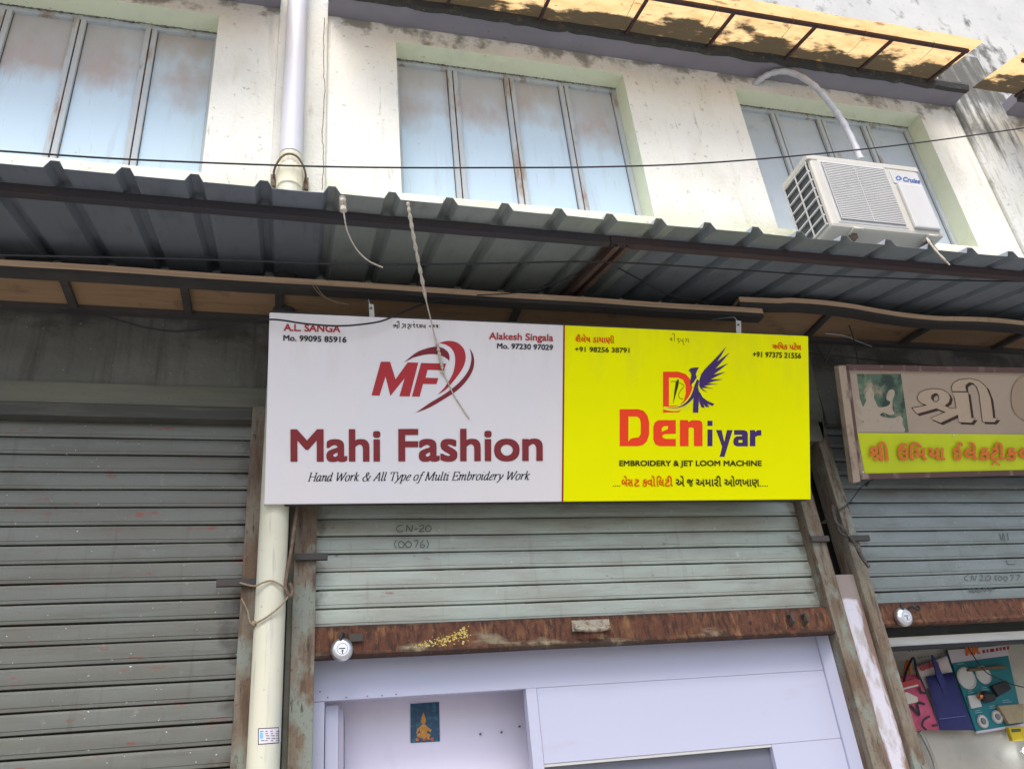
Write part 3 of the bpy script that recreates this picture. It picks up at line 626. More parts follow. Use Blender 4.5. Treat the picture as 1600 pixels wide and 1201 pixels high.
# ================================================================== PLYWOOD SHADES under the awning
def ply(pts_edge, z, x0, x1, ribs, label, yfun, end_drop=0):
    """board with a wavy front edge; yfun(x) front Y, zf(x) wave"""
    E = empty('plywood_shade', ((x0+x1)/2,-.2,z), label, 'shade board', 'old plywood shade boards under the awning')
    n = 60; vs = []; fs = []
    zf = lambda x: pts_edge(x)
    for i in range(n+1):
        x = x0+(x1-x0)*i/n; y = yfun(x)
        vs += [(x,y,z+zf(x)),(x,y,z+zf(x)+.022),(x,.0,z+.022),(x,.0,z)]
    for i in range(n):
        fs += [(i*4+j, i*4+(j+1)%4, i*4+4+(j+1)%4, i*4+4+j) for j in range(4) if j != 0]
    MB().add(vs, fs+[(0,1,2,3),(n*4,n*4+1,n*4+2,n*4+3)]).build('board', M_ply, E)
    ev = []; ef = []
    for i in range(n+1):
        x = x0+(x1-x0)*i/n; y = yfun(x)-.0015
        ev += [(x,y,z+zf(x)-.006),(x,y,z+zf(x)+.026),(x,y+.0012,z+zf(x)+.026),(x,y+.0012,z+zf(x)-.006)]
    for i in range(n): ef += [(i*4+j, i*4+(j+1)%4, i*4+4+(j+1)%4, i*4+4+j) for j in range(4)]
    MB().add(ev, ef).build('edge_strip', M_plyedge, E)
    bm_ = MB()
    for i in range(20):
        a = x0+(x1-x0)*i/20; b = x0+(x1-x0)*(i+1)/20
        bm_.bar((a,yfun(a)+.034,z+zf(a)-.014),(b,yfun(b)+.034,z+zf(b)-.014),.06,.024)
    bm_.build('front_beam', M_beam, E)
    for rx in ribs:
        MB().bar((rx,yfun(rx)+.06,z+zf(rx)-.013),(rx,-.002,z-.013),.036,.022).build('rib', M_beam, E, bevel=.002)
    MB().box(x0+.01, x1-.01, -.04, -.003, z-.03, z-.001).build('wall_beam', M_beam, E)
    return E
ribsL = [at(*p, -.15).x for p in ((108,455),(292,462),(436,475),(800,480))]+[-1.9,-2.6]
ply(lambda x: .006*noise.noise((x*1.4, 0, 0)), 3.925, -3.6, 2.47, ribsL, 'long plywood shade board with tan edge above the white sign', lambda x: -.325+.012*noise.noise((x*1.2, 3, 0)))
rwave = lambda x: (-.038*max(0, min(1, (x-3.05)/.6)))+.012*math.sin((x-2.4)*5)*(1 if x > 2.6 else .3)
ribsR = [2.93, 3.6, 4.3]
ply(rwave, 3.985, 2.33, 6.0, ribsR, 'warped plywood shade board overlapping at right above the electrical shop', lambda x: -.345+.01*noise.noise((x*1.2, 8, 0)))

# ================================================================== AMBER SUN SHADES over the upper windows
def amber(x0, x1, label, y0=-.172, y1=-.66):
    tn = .28; z0 = WT+.012; zf = lambda Y: z0+tn*(Y-y0)
    E = empty('sun_shade', ((x0+x1)/2, (y0+y1)/2, z0), label, 'sun shade', 'amber sun shades above the windows')
    nx = int((x1-x0)*10); ny = 8; vs = []
    for j in range(ny+1):
        for i in range(nx+1):
            x = x0+(x1-x0)*i/nx; Y = y0+(y1-y0)*j/ny
            e = .006*noise.noise((x*2.2, Y*5, 1))+(.008*noise.noise((x*1.5, 0, 7)) if j == ny else 0)
            vs.append((x, Y+(.008*noise.noise((x*2.7, 3, 0)) if j == ny else 0), zf(Y)+e+.03))
    k = nx+1
    MB().add(vs, [(j*k+i, j*k+i+1, (j+1)*k+i+1, (j+1)*k+i) for j in range(ny) for i in range(nx)]).build('amber_sheet', M_yel, E)
    yb = y1+.105; rs = M_rafter
    MB().bar((x0+.06,yb,zf(yb)+.008),(x1-.05,yb,zf(yb)+.008),.024,.024).build('outer_bar', M_frd, E)
    xs = []; x = x1-.065
    while x > x0: xs.append(x); x -= .62
    for x in xs:
        MB().bar((x,y0+.0,zf(y0)+.006),(x,yb,zf(yb)+.006),.018,.02).build('cross_bar', M_frd, E)
    for x in [x1-.36-.57*i for i in range(int((x1-x0)/.57))][:9]:     # tie wires looped round the bar
        pts = smooth_pts([(x,yb-.02,zf(yb)+.02),(x+.004,yb-.014,zf(yb)-.012),(x+.01,yb+.1,zf(yb+.1)-.02),(x+.03,yb+.22,zf(yb+.22)+.0),(x+.06,yb+.3,zf(yb+.3)+.012)])
        MB().tube(pts, .0016, 5).build('tie_wire', M_bolt, E)
    return E
M_frd = M('dark_red_bar', (.06,.03,.03), .8, [(30, 5, .5, .65, (.03,.02,.022), .8)])
amber(.16, 4.655, 'long amber fibre sun shade over the two right windows')
amber(5.03, 8.6, 'amber sun shade cut off by the right picture edge')
amber(-3.2, -.2, 'amber sun shade over the left window, mostly out of view')
# dry straw lodged over the left ledge
for i in range(9):
    q = Vector((-.22-.02*i-random.random()*.03, -.18, WT-.005)); 
    if i == 0: ST = MB()
    ST.tube(smooth_pts([q, q+Vector((-.05,-.03,-.012+.02*random.random())), q+Vector((-.11-.08*random.random(),-.02,.01*random.random()))]), .0016, 4)
tag(ST.build('straw', M('dry_straw', (.36,.28,.16), .9), loc=(-.3,-.18,WT)), 'dry straw poking out under the top left ledge beside the pipe', 'straw')

# ================================================================== MAIN SIGNBOARD
TLs, TRs, BLs, BRs = at(421,488,-.53), at(1263,525,-.53), at(413,788,-.17), at(1267,780,-.17)
nrm = (TRs-BLs).cross(BRs-TLs); nrm = -nrm if nrm.y > 0 else nrm; nrm.normalize()
SP = Plane((TLs+TRs+BLs+BRs)/4, nrm)
pc = {k: SP.pt(*v) for k, v in dict(tl=(421,488), tm=(881.5,508), tr=(1263,525), bl=(413,788), bm=(879,783.5), br=(1267,780)).items()}
SG = empty('signboard', pc['bl'], 'long tilted flex signboard, white left half and bright yellow right half', 'sign')
back = nrm*-.035
MB().prism([pc['bl'],pc['bm'],pc['tm'],pc['tl']], back).build('white_panel', M_white, SG, bevel=.004)
MB().prism([pc['bm']+nrm*.0003,pc['br'],pc['tr'],pc['tm']+nrm*.0003], back*1.0).build('yellow_panel', M_yellow, SG, bevel=.004)
st_ = MB(); stroke(st_, SP, [(881.5,508.5),(879,783)], 2.6, .0008); st_.build('divider_line', ink('ink_divider', (150,50,44)), SG)
for a, b in (('tl','tr'), ('bl','br')):
    MB().bar(pc[a]+back*1.6, pc[b]+back*1.6, .025, .03, up=nrm).build('back_frame', M_beam, SG)
for fx in (.04, .37, .63, .96):
    a = pc['tl'].lerp(pc['tr'], fx)+back*1.6; b = pc['bl'].lerp(pc['br'], fx)+back*1.6
    MB().bar(a, b, .025, .028, up=nrm).build('back_frame', M_beam, SG)
def letters(name, mt, fn, parent=None):
    mb = MB(); fn(mb); return mb.build(name, mt, parent or SG)
letters('lettering', K_red, lambda m_: put_text(m_, SP, 'A.L. SANGA', (443.3,516.8), (531.8,519.3), 11.2, bold=.4))
letters('lettering', K_red, lambda m_: (put_text(m_, SP, 'Alakesh Singala', (764,530), (864.5,533), 11, bold=.3)))
letters('lettering', K_black, lambda m_: (put_text(m_, SP, 'Mo. 99095 85916', (442.6,532.2), (541.3,535.2), 9, bold=.28)))
letters('lettering', K_black, lambda m_: (put_text(m_, SP, 'Mo. 97230 97029', (776.6,544.4), (864,546.9), 8.4, bold=.25)))
letters('lettering', K_maroon, lambda m_: put_text(m_, SP, 'Mahi Fashion', (453.9,721), (848.2,719.9), 50.6, bold=1.65))
letters('lettering', K_black, lambda m_: put_serif(m_, SP, 'Hand Work & All Type of Multi Embroidery Work', (480.6,751.4), (827,749), 13, 1.75))
q2 = (5, 560, 500)
MFM = [(102,588),(175,325),(248,325),(290,462),(385,330),(468,332),(400,596),(320,594),(362,452),(250,592),(212,440),(165,590)]
MFF = [(418,596),(490,334),(685,340),(668,392),(540,388),(525,450),(625,452),(610,500),(505,498),(478,598)]
def grow(p, d):
    cx = sum(a for a, b in p)/len(p); cy = sum(b for a, b in p)/len(p); return p
def mf(mb):
    zpoly(mb, SP, MFM, *q2, lift=.0014); zpoly(mb, SP, MFF, *q2, lift=.0014)
    a = curve2([(630,178),(700,162),(770,175),(820,220),(838,280),(830,340),(800,400),(740,480),(680,545),(620,582)])+curve2([(670,530),(710,470),(740,410),(755,340),(752,270),(725,220),(680,190)])
    zpoly(mb, SP, a, *q2)
letters('monogram', K_red, mf)
def mf2(mb):
    a = curve2([(352,333),(450,255),(530,222),(600,208),(660,218),(700,250),(712,285),(710,318)])+curve2([(690,300),(650,278),(590,266),(520,270),(430,292)])
    zpoly(mb, SP, a, *q2)
    a = curve2([(868,220),(895,265),(905,330),(890,400),(840,480),(770,550),(680,610),(560,680),(445,725)])+curve2([(560,645),(660,585),(750,520),(820,450),(865,380),(882,310),(880,260)])
    zpoly(mb, SP, a, *q2)
letters('monogram_swoosh', K_dkred, mf2)
# pen dedication at the top of the white half
zz2 = lambda L: [Z(x,y,*q2) for x, y in L]
def hand1(mb):
    for s in ([(268,44),(290,36),(286,48),(274,60)],[(290,48),(304,44)],[(304,34),(303,68)],[(300,20),(312,10),(318,24),(316,62)],
              [(340,30),(356,34),(352,52),(338,62)],[(366,28),(368,60)],[(384,36),(396,32),(398,48),(386,60),(400,72)],[(412,30),(408,60)],[(424,36),(440,32),(432,48),(444,58)],[(430,14),(436,12)],
              [(452,40),(462,34),(458,50),(470,60)],[(480,34),(482,60)],[(490,34),(492,60)],[(502,36),(506,52),(518,50)],[(520,34),(522,66)],
              [(550,46),(562,48)],[(560,40),(562,58)],[(576,42),(590,40),(584,58)],[(592,36),(592,58)],[(604,44),(614,40),(612,60)],[(618,36),(620,60)],[(632,40),(633,43)],[(632,56),(633,59)]):
        stroke(mb, SP, zz2(s), 1.5)
letters('pen_writing', K_pen, hand1)
# yellow half
q4 = (4.1026, 880, 500); q5 = (4.1026, 880, 620)
zz4 = lambda L: [Z(x,y,*q4) for x, y in L]
G = lambda m_, t, l, r, tp, b=.22, q=q4: put_text(m_, SP, t, Z(*l,*q), Z(*r,*q), (l[1]-tp)/4.1026, ref='ક', bold=b)
letters('lettering', ink('ink_red_orange', (226,70,20)), lambda m_: (G(m_, 'શૈલેષ ડાયાણી', (78,140), (328,148), 106)))
letters('lettering', ink('ink_red_orange3', (226,70,20)), lambda m_: (G(m_, 'ઋિષક પટેલ', (1338,185), (1526,192), 154)))
letters('lettering', K_olive, lambda m_: (put_text(m_, SP, '+91 98256 38791', Z(75,202,*q4), Z(425,210,*q4), 7.8, bold=.2)))
letters('lettering', K_olive, lambda m_: (put_text(m_, SP, '+91 97375 21556', Z(1215,236,*q4), Z(1525,246,*q4), 8.4, bold=.2)))
letters('lettering', K_olive, lambda m_: (put_text(m_, SP, 'EMBROIDERY & JET LOOM MACHINE', Z(360,442,*q5), Z(1272,442,*q5), 8.6, bold=.3)))
def tagline_red(m_):
    G(m_, 'બેસ', (375,572), (448,572), 526, .25, q5); G(m_, 'ટ', (456,572), (490,572), 526, .25, q5)
    G(m_, 'ક', (508,572), (540,572), 526, .25, q5); G(m_, 'વો', (540,572), (592,572), 526, .25, q5); G(m_, 'િલ', (600,572), (648,572), 526, .25, q5); G(m_, 'ટી', (652,572), (703,572), 526, .25, q5)
letters('lettering', ink('ink_red_orange2', (226,84,10)), tagline_red)
def tagline_dark(m_):
    G(m_, 'એ', (722,572), (778,572), 526, .25, q5); G(m_, 'જ', (793,572), (835,572), 526, .25, q5); G(m_, 'અમારી', (850,572), (1015,572), 526, .25, q5); G(m_, 'ઓળખાણ', (1033,572), (1258,572), 526, .25, q5)
letters('lettering', K_olive, tagline_dark)
for xs_ in ((322,335,348,361), (1266,1280,1294,1308)):
    letters('dots', K_olive, lambda m_: [zpoly(m_, SP, [(x+4*math.cos(t*.785), 570+4*math.sin(t*.785)) for t in range(8)], *q5) for x in xs_])
letters('pen_writing', ink('ink_pen2', (128,124,20)), lambda m_: [stroke(m_, SP, zz4(s), 1.0) for s in (
    [(682,122),(692,118),(690,130)],[(696,112),(695,134)],[(698,92),(708,86),(714,98),(712,136)],[(728,120),(744,118),(734,130),(746,138),(736,148)],[(752,120),(756,134),(768,132)],[(768,116),(770,152),(778,158)],[(782,118),(792,124),(784,140)],[(800,116),(804,144)])])
OD = [(362,78),(480,78),(515,88),(540,118),(551,160),(551,240),(536,285),(510,308),(480,315),(362,315)]; ODh = [(418,125),(475,125),(492,140),(497,165),(497,235),(485,258),(450,262),(432,268),(418,285)]
OE = [(578,195),(586,165),(605,150),(630,148),(722,148),(722,235),(650,238),(634,247),(640,262),(660,268),(722,268),(722,315),(620,315),(592,305),(578,275)]; OEh = [(632,200),(645,187),(672,185),(672,206),(632,222)]
ON = [(748,148),(798,148),(804,160),(825,149),(870,149),(888,158),(893,175),(893,315),(838,315),(838,205),(830,195),(806,196),(804,210),(804,315),(748,315)]
def deni(mb):
    zpoly(mb, SP, OD, *q5, holes=[ODh]); zpoly(mb, SP, OE, *q5, holes=[OEh]); zpoly(mb, SP, ON, *q5)
letters('lettering', K_orange, deni)
def deni2(mb):
    D = [(640,330),(735,330),(785,345),(815,380),(828,430),(824,490),(805,535),(775,565),(740,590),(640,592)]; Dh = [(678,368),(735,368),(768,382),(784,415),(786,470),(774,515),(745,545),(678,550)]
    zpoly(mb, SP, D, *q4, holes=[Dh])
letters('emblem_letter', K_orange, deni2)
def iyar(mb):
    for p, hh in (([(925,152),(957,152),(957,185),(925,185)],[]), ([(925,208),(957,208),(957,315),(925,315)],[]),
                  ([(980,212),(1016,212),(1033,288),(1050,212),(1086,212),(1034,383),(1003,383),(1019,318)],[]),
                  ([(1096,212),(1160,212),(1178,220),(1184,236),(1184,316),(1112,316),(1094,306),(1090,285),(1096,262),(1112,252),(1148,250),(1146,242),(1096,242)],[[(1124,275),(1149,275),(1149,292),(1124,292)]]),
                  ([(1197,212),(1229,212),(1232,224),(1246,212),(1270,212),(1270,246),(1246,248),(1232,256),(1232,315),(1197,315)],[])):
        zpoly(mb, SP, p, *q5, holes=hh)
letters('lettering', K_violet, iyar)
sw_o = curve2([(645,553),(700,556),(755,540),(795,505),(820,460),(835,410),(850,372)]); sw_i = curve2([(905,320),(880,370),(868,420),(850,480),(815,530),(765,562),(700,572),(640,566)])
letters('emblem_gap', M('ink_yellow_gap', (.83,.84,.0), .5), lambda m_: (zpoly(m_, SP, sw_o+sw_i, *q4, lift=.0017), stroke(m_, SP, zz4([(640,568),(720,578),(800,555),(850,500),(868,430)]), 2.4, .0016)))
def bird(mb):
    zpoly(mb, SP, curve2([(650,561),(705,562),(758,547),(800,512),(826,468),(842,418),(858,378)])+curve2([(872,390),(862,435),(846,480),(812,524),(765,554),(700,567)]), *q4, lift=.0022)
    zpoly(mb, SP, [(804,322),(818,308),(840,304),(870,302),(858,326),(850,345),(856,368),(840,392),(822,412),(818,425),(814,405),(818,375),(822,350),(816,332)], *q4, lift=.0021)   # head
    tips = [(1045,170),(1067,208),(1060,275),(1044,330),(1025,378),(995,410),(965,440),(925,462)]
    not_ = [(985,268),(975,312),(962,350),(945,380),(925,405),(902,422),(888,436)]
    out = [(872,420),(872,385),(884,348),(905,318),(950,272),(1000,220)]+[tips[0]]
    for i in range(7): out += [((tips[i][0]*.35+not_[i][0]*.65)+6, tips[i][1]*.35+not_[i][1]*.65-4), not_[i], tips[i+1]]
    out += [(900,452),(882,438)]
    zpoly(mb, SP, out, *q4, lift=.0023)
    zpoly(mb, SP, [(846,440),(866,430),(872,470),(866,592),(832,592),(834,510)], *q4, lift=.00235)
    zpoly(mb, SP, [(872,455),(895,495),(925,518),(968,536),(958,550),(920,534),(938,556),(915,556),(898,536),(908,562),(886,558),(872,520)], *q4, lift=.0022)
letters('emblem_bird', K_violet, bird)
letters('emblem_needle', K_olive, lambda m_: (zpoly(m_, SP, [(736,378),(742,384),(738,420),(704,540),(714,450),(722,396)], *q4, lift=.0012),
        stroke(m_, SP, zz4([(690,396),(706,392),(740,400),(768,412),(772,428),(752,452),(740,478),(748,500),(770,504)]), .7, .0012)))
# hanging straps
for (a, b) in (((577,474),(584,492)), ((1151,500),(1157,520))):
    t_ = MB(); p = [SP.pt(a[0]-.8, a[1]+.5, -.012), SP.pt(a[0]+6.8, a[1]+1.5, -.012), SP.pt(b[0]+1.5, b[1]+6, -.012), SP.pt(b[0]-6.5, b[1]+6, -.012)]
    sp_ = t_.prism(p, nrm*-.003).build('hanging_strap', M_tag, SG)
    c = SP.pt(a[0]+2.6, a[1]+7, -.011); MB().lathe(c, nrm, [(0,0),(.006,0),(.006,.001)], 10).build('strap_hole', M_black, sp_)
    MB().tube(smooth_pts([c, c+Vector((-.01,0,.04)), c+Vector((-.005,.06,.08)), c+Vector((-.01,.2,.16))]), .0025, 5).build('hanging_wire', M_tag, sp_)

# ================================================================== ELECTRICAL SHOP SIGN (right)
ra, rb_, rc, rd = at(1313,573,-.4), at(1600,583,-.4), at(1335,745,-.11), at(1600,740,-.11)
n2 = (rb_-rc).cross(rd-ra); n2 = -n2 if n2.y > 0 else n2; n2.normalize()
EP = Plane((ra+rb_+rc+rd)/4, n2)
ex = (EP.pt(1600,578)-EP.pt(1313,573)).normalized()
ES = empty('electrical_shop_sign', EP.pt(1335,745), 'weathered framed shop sign with faded picture and lime yellow strip', 'sign')
tl, bl = EP.pt(1320,577), EP.pt(1341,741); tr, br = tl+ex*1.75, bl+ex*1.75
M_beige = M('faded_beige_flex', (.36,.285,.215), .7, [((2,2,2), 6, .45, .7, (.3,.235,.18), .7), (30, 5, .64, .72, (.2,.16,.12), .5)])
M_lime = M('lime_strip', (.5,.58,.004), .5, [((2,2,3), 5, .45, .7, (.42,.5,.004), .7)])
M_sframe = M('old_maroon_frame', (.1,.055,.05), .75, [((10,10,4), 7, .55, .68, (.33,.25,.2), .8)])
M_sframe2 = M('old_tan_frame', (.34,.27,.2), .75, [((10,10,4), 7, .55, .68, (.12,.07,.06), .8)])
MB().prism([bl,br,tr,tl], n2*-.03).build('backing', M_beige, ES)
upv = (tl-bl).normalized()
fr = MB(); fr.bar(tl+n2*.004+upv*.012, tr+n2*.004+upv*.012, .03, .022, up=n2); fr.bar(bl+n2*.004-upv*.01, br+n2*.004-upv*.01, .03, .022, up=n2)
fr.bar(bl+n2*.004+ex*.006-upv*.02, tl+n2*.004+ex*.006+upv*.022, .02, .022, up=n2)
fr.build('frame', M_sframe, ES, bevel=.002)
MB().bar(bl+n2*.002-ex*.03-upv*.04, tl+n2*.002-ex*.03+upv*.02, .045, .04, up=n2).build('side_trim', M_sframe2, ES, bevel=.004)
e6 = (5.3333, 1300, 560); ze = lambda L: [Z(x,y,*e6) for x, y in L]
def lime(mb):
    a = EP.pt(*Z(212,620,*e6), .002); b = EP.pt(*Z(1600,632,*e6), .002); c = EP.pt(*Z(275,972,*e6), .002); d = EP.pt(*Z(1600,930,*e6), .002)
    n = 24; vs = []
    for i in range(n+1):
        t = i/n*1.55; o = n2*(.004+.006*noise.noise((t*4, 0, 5)))
        dn = upv*(.012*max(0, noise.noise((t*3, 2, 0)))-.004*max(0,t-.9))
        vs += [a.lerp(b, t)+o*.5, c.lerp(d, t)+o+dn] if i else [a, c]
    mb.add(vs, [(2*i, 2*i+2, 2*i+3, 2*i+1) for i in range(n)])
ls = letters('lime_strip', M_lime, lime, ES)
M_pic = M('faded_green_picture', (.07,.12,.08), .6, [((14,14,9), 8, .45, .6, (.012,.03,.025), .9), ((22,22,12), 6, .56, .66, (.16,.24,.13), .7), ((7,7,5), 7, .55, .64, (.33,.28,.2), .9)])
pic = letters('faded_picture', M_pic, lambda m_: zpoly(m_, EP, [(150,128),(575,128),(640,612),(205,612)], *e6, lift=.0012), ES)
def fig(mb):
    zpoly(mb, EP, curve2([(205,612),(215,570),(250,550),(262,520),(230,500),(205,470),(190,440),(230,470),(250,470),(240,420),(215,380),(196,340),(235,345),(248,380),(262,400),(275,370),(285,345),(280,290),(305,262),(320,235),(338,262),(352,290),(350,330),(365,360),(385,400),(420,405),(470,390),(485,360),(455,340),(460,290),(480,262),(515,262),(522,300),(505,345),(505,420),(520,460),(480,470),(430,450),(400,470),(440,490),(520,495),(560,475),(590,500),(585,540),(610,590),(600,612)], 3), *e6, lift=.0017)
letters('faded_figure', M('faded_figure', (.37,.31,.235), .6, [(25, 5, .55, .7, (.28,.23,.17), .7)]), fig, pic)
cs = letters('caption', M_beige, lambda m_: zpoly(m_, EP, [(150,128),(205,128),(262,560),(205,612)], *e6, lift=.0014), pic)
bx = (Z(665,165,*e6), Z(1385,165,*e6), Z(665,537,*e6))
letters('letter_shadow', ink('ink_soft_black', (64,54,50)), lambda m_: put_shri(m_, EP, *bx, lift=.0012, dx=3.6, dy=3.2), ES)
letters('lettering', M('letter_tan', (.39,.3,.215), .6, [(8,5,.4,.7,(.43,.34,.25),.7)]), lambda m_: put_shri(m_, EP, *bx, lift=.0020), ES)
letters('letter_outline', ink('ink_letter_outline', (70,42,34)), lambda m_: outline_shri(m_, EP, *bx, .8, .0026), ES)
letters('letter_shadow', ink('ink_soft_black2', (64,54,50)), lambda m_: put_text(m_, EP, 'ઉ', Z(1505,545,*e6), Z(1985,545,*e6), 62, ref='ક', bold=5, lift=.0012), ES)
letters('lettering', M('letter_tan2', (.315,.235,.165), .6), lambda m_: put_text(m_, EP, 'ઉ', Z(1495,535,*e6), Z(1975,535,*e6), 62, ref='ક', bold=5, lift=.0034), ES)
def umiya(m_):
    put_shri(m_, EP, Z(305,690,*e6), Z(480,690,*e6), Z(305,855,*e6), lift=.016)
    def g2(t, x0, x1, y=846, tp=742): put_text(m_, EP, t, Z(x0,y,*e6), Z(x1,y,*e6), (y-tp)/5.333, ref='ક', bold=.8, lift=.016)
    g2('ઉ', 550, 635); g2('િમ', 650, 790); g2('યા', 800, 945); g2('ઈ', 1012, 1092); g2('લે', 1105, 1215); g2('ક', 1228, 1318); g2('ટી', 1322, 1440); g2('ક', 1450, 1545); g2('લ', 1562, 1670)
    stroke(m_, EP, ze([(1330,888),(1362,858),(1400,890)]), 2.6, .016, smooth=False)
letters('lettering', K_rust, umiya, ls)
for p in ((1018,642),(1045,948),(262,948)):
    c = EP.pt(*Z(*p,*e6), .012); MB().lathe(c, n2, [(0,.003),(.004,.002),(.006,0)], 8).build('tack', M_steel, ls)
# thin prop rods fixing the sign's left end to the old shade
tag(MB().tube([at(1302,537,-.2), at(1290,565,-.14)], .006, 6).tube([at(1290,565,-.14), at(1276,540,-.06)], .005, 6).build('wire_stay', M_beam, loc=at(1302,537,-.2)), 'dark bent wire stay between the yellow sign and the framed sign', 'wire')

# ================================================================== AIR CONDITIONER OUTDOOR UNIT
ax0, ax1, az0, az1, ayf, ayb = 2.945, 3.745, 4.445, 4.985, -.5, -.22
AC = empty('air_conditioner', ((ax0+ax1)/2, ayb, az0), 'white air conditioner outdoor unit mounted in front of the right window', 'air conditioner')
case = MB()
# shell without its left side (that side is an open grid)
case.quad((ax0,ayf,az0),(ax1,ayf,az0),(ax1,ayf,az1),(ax0,ayf,az1)); 
shell = MB().box(ax0+.012, ax1, ayf, ayb, az0, az1)
shell.build('casing', M_acw, AC, bevel=.022)
AP = Plane((0,ayf,0), (0,-1,0)); z4 = (4, 1200, 220); za = lambda L: [Z(x,y,*z4) for x, y in L]
def wp(x, y, l=0): v = AP.pt(*Z(x,y,*z4)); return (v.x, v.z)
# top cover lip
MB().box(ax0-.002, ax1+.004, ayf-.004, ayb+.002, az1-.03, az1+.006).build('top_cover', M_acw, AC, bevel=.005)
gx0, gx1, gz0, gz1 = wp(330,300)[0]-.005, wp(800,400)[0]+.005, wp(600,510)[1]-.0, wp(520,160)[1]+.005
gx0 = ax0+.085; gx1 = ax0+.53; gz0 = az0+.05; gz1 = az1-.045
fr = MB().box(gx0-.02, gx1+.02, ayf-.004, ayf+.01, gz0-.02, gz1+.02).build('grille_surround', M_acp, AC, bevel=.006)
MB().box(gx0, gx1, ayf-.0055, ayf-.0043, gz0, gz1).build('grille_shadow', M('grille_recess', (.3,.31,.32), .7), AC)
gl = MB(); n = 32
for i in range(n):
    z = gz0+(gz1-gz0)*(i+.5)/n; gl.box(gx0, gx1, ayf-.014, ayf-.0056, z-.0045, z+.0038)
gl.build('grille', M_acp, AC, bevel=.002)
gv = MB()
for x in (gx0+.001, (gx0+gx1)/2, gx1-.001):
    gv.box(x-.002, x+.002, ayf-.0155, ayf-.0142, gz0, gz1)
gv.build('grille_ribs', M_acp, AC)
px_0, px_1 = gx1+.055, ax1-.03
MB().box(px_0, px_1, ayf-.022, ayf+.002, az0+.035, az1-.16).build('service_panel', M_acp, AC, bevel=.010)
MB().box(px_0-.01, px_1+.008, ayf-.006, ayf+.002, az1-.15, az1-.05).build('logo_plate', M_acp, AC, bevel=.003)
AP2 = Plane((0,ayf-.0062,0), (0,-1,0))
def logo(mb):
    put_text(mb, AP2, 'Cruise', Z(842,252,*z4), Z(950,268,*z4), 7.0, bold=.35, lift=.0004)
    zpoly(mb, AP2, curve2([(796,232),(812,218),(832,228),(836,240),(812,250),(796,232)]), *z4, lift=.0004, holes=[curve2([(806,234),(816,226),(824,236),(814,242),(806,234)])])
letters('logo', K_blue, logo, AC)
# left side: coil behind an open grid
MB().box(ax0+.008, ax0+.0115, ayf+.02, ayb-.01, az0+.03, az1-.04).build('coil_fins', M_fin, AC)
sg = MB()
for i in range(8):
    z = az0+.03+(az1-.07-az0)*i/7; sg.box(ax0-.004, ax0+.0075, ayf+.02, ayb-.01, z-.005, z+.005)
for yy in (ayf+.022, (ayf+ayb)/2, ayb-.014): sg.box(ax0-.006, ax0-.0042, yy-.006, yy+.006, az0+.025, az1-.035)
sg.build('side_grid', M_acp, AC)
for xx in (ax0+.18, ax1-.1):
    bk = MB(); bk.bar((xx,-.002,az0-.03),(xx,ayf+.03,az0-.03),.03,.03); bk.bar((xx,-.02,az0-.32),(xx,ayf+.1,az0-.05),.025,.025,up=(1,0,0)); bk.box(xx-.02, xx+.02, -.02, -.001, az0-.36, az0-.01)
    bk.build('bracket', M_rafter, AC)
    MB().box(xx-.03, xx+.03, ayf-.008, ayf+.05, az0-.014, az0-.0005).tube(smooth_pts([(xx-.028,ayf-.006,az0-.008),(xx-.012,ayf-.02,az0-.022),(xx+.012,ayf-.02,az0-.022),(xx+.028,ayf-.006,az0-.008)]), .008).build('foot', M_acw, AC)
hp = [at(1345,250,-.25), at(1335,226,-.22), at(1318,192,-.2), at(1300,166,-.2), at(1280,142,-.2), at(1255,122,-.17), at(1228,112,-.13), at(1205,115,-.09), at(1188,124,-.05), at(1178,133,.01)]
hs = MB(); P_ = smooth_pts(hp, 7); hs.tube(P_, [.021+.0025*math.sin(i*1.5)+.002*random.random() for i in range(len(P_))], 12)
tag(hs.build('refrigerant_hose', M_hose, loc=hp[0]), 'white tape wrapped hose arching from the air conditioner up to the ledge', 'hose')

# ================================================================== CABLES AND STRINGS
def cable(name, pts, r, label, cat='cable', mt=M_black, group=None, k=8):
    o = MB().tube(smooth_pts(pts, k), r, 6).build(name, mt, loc=Vector(pts[0])); return tag(o, label, cat, group)
cable('power_cable', [at(-900,160,-.62), at(-400,205,-.62), at(-60,233,-.62), at(0,236,-.62), at(200,249,-.62), at(455,259,-.62), at(620,262,-.62), at(800,262,-.62), at(930,261,-.62), at(1080,256,-.62), at(1240,244,-.62), at(1420,225,-.62), at(1600,200,-.62), at(1680,187,-.62), at(1900,140,-.62), at(2200,60,-.62)], .0045, 'thin black cable strung across the upper wall and over the air conditioner')
cable('power_cable', [at(-40,398,-.76), at(300,405,-.76), at(560,413,-.76), at(750,412,-.76), at(930,409,-.76), at(1100,418,-.76), at(1300,431,-.76), at(1500,438,-.76), at(1640,440,-.76)], .004, 'thin dark cable running along the underside of the metal awning')
cable('loose_wire', [at(88,488,-.04), at(150,491,-.06), at(230,512,-.1), at(290,517,-.16), at(380,505,-.4), at(425,499,-.545), at(480,506,-.545), at(535,509,-.54), at(590,503,-.55), at(620,492,-.53), at(665,474,-.4), at(720,466,-.35)], .004, 'sagging black wire crossing the top left corner of the white sign')
cable('loose_wire', [at(745,461,-.36), at(800,458,-.38), at(850,449,-.4), at(900,428,-.44), at(935,413,-.5)], .003, 'grey wire curving up from the plywood edge towards the rafter')
cable('loose_wire', [at(965,418,-.5), at(1000,437,-.42), at(1050,462,-.36), at(1100,472,-.3), at(1160,502,-.3)], .003, 'thin wire hanging right of the rafter down to the yellow sign strap')
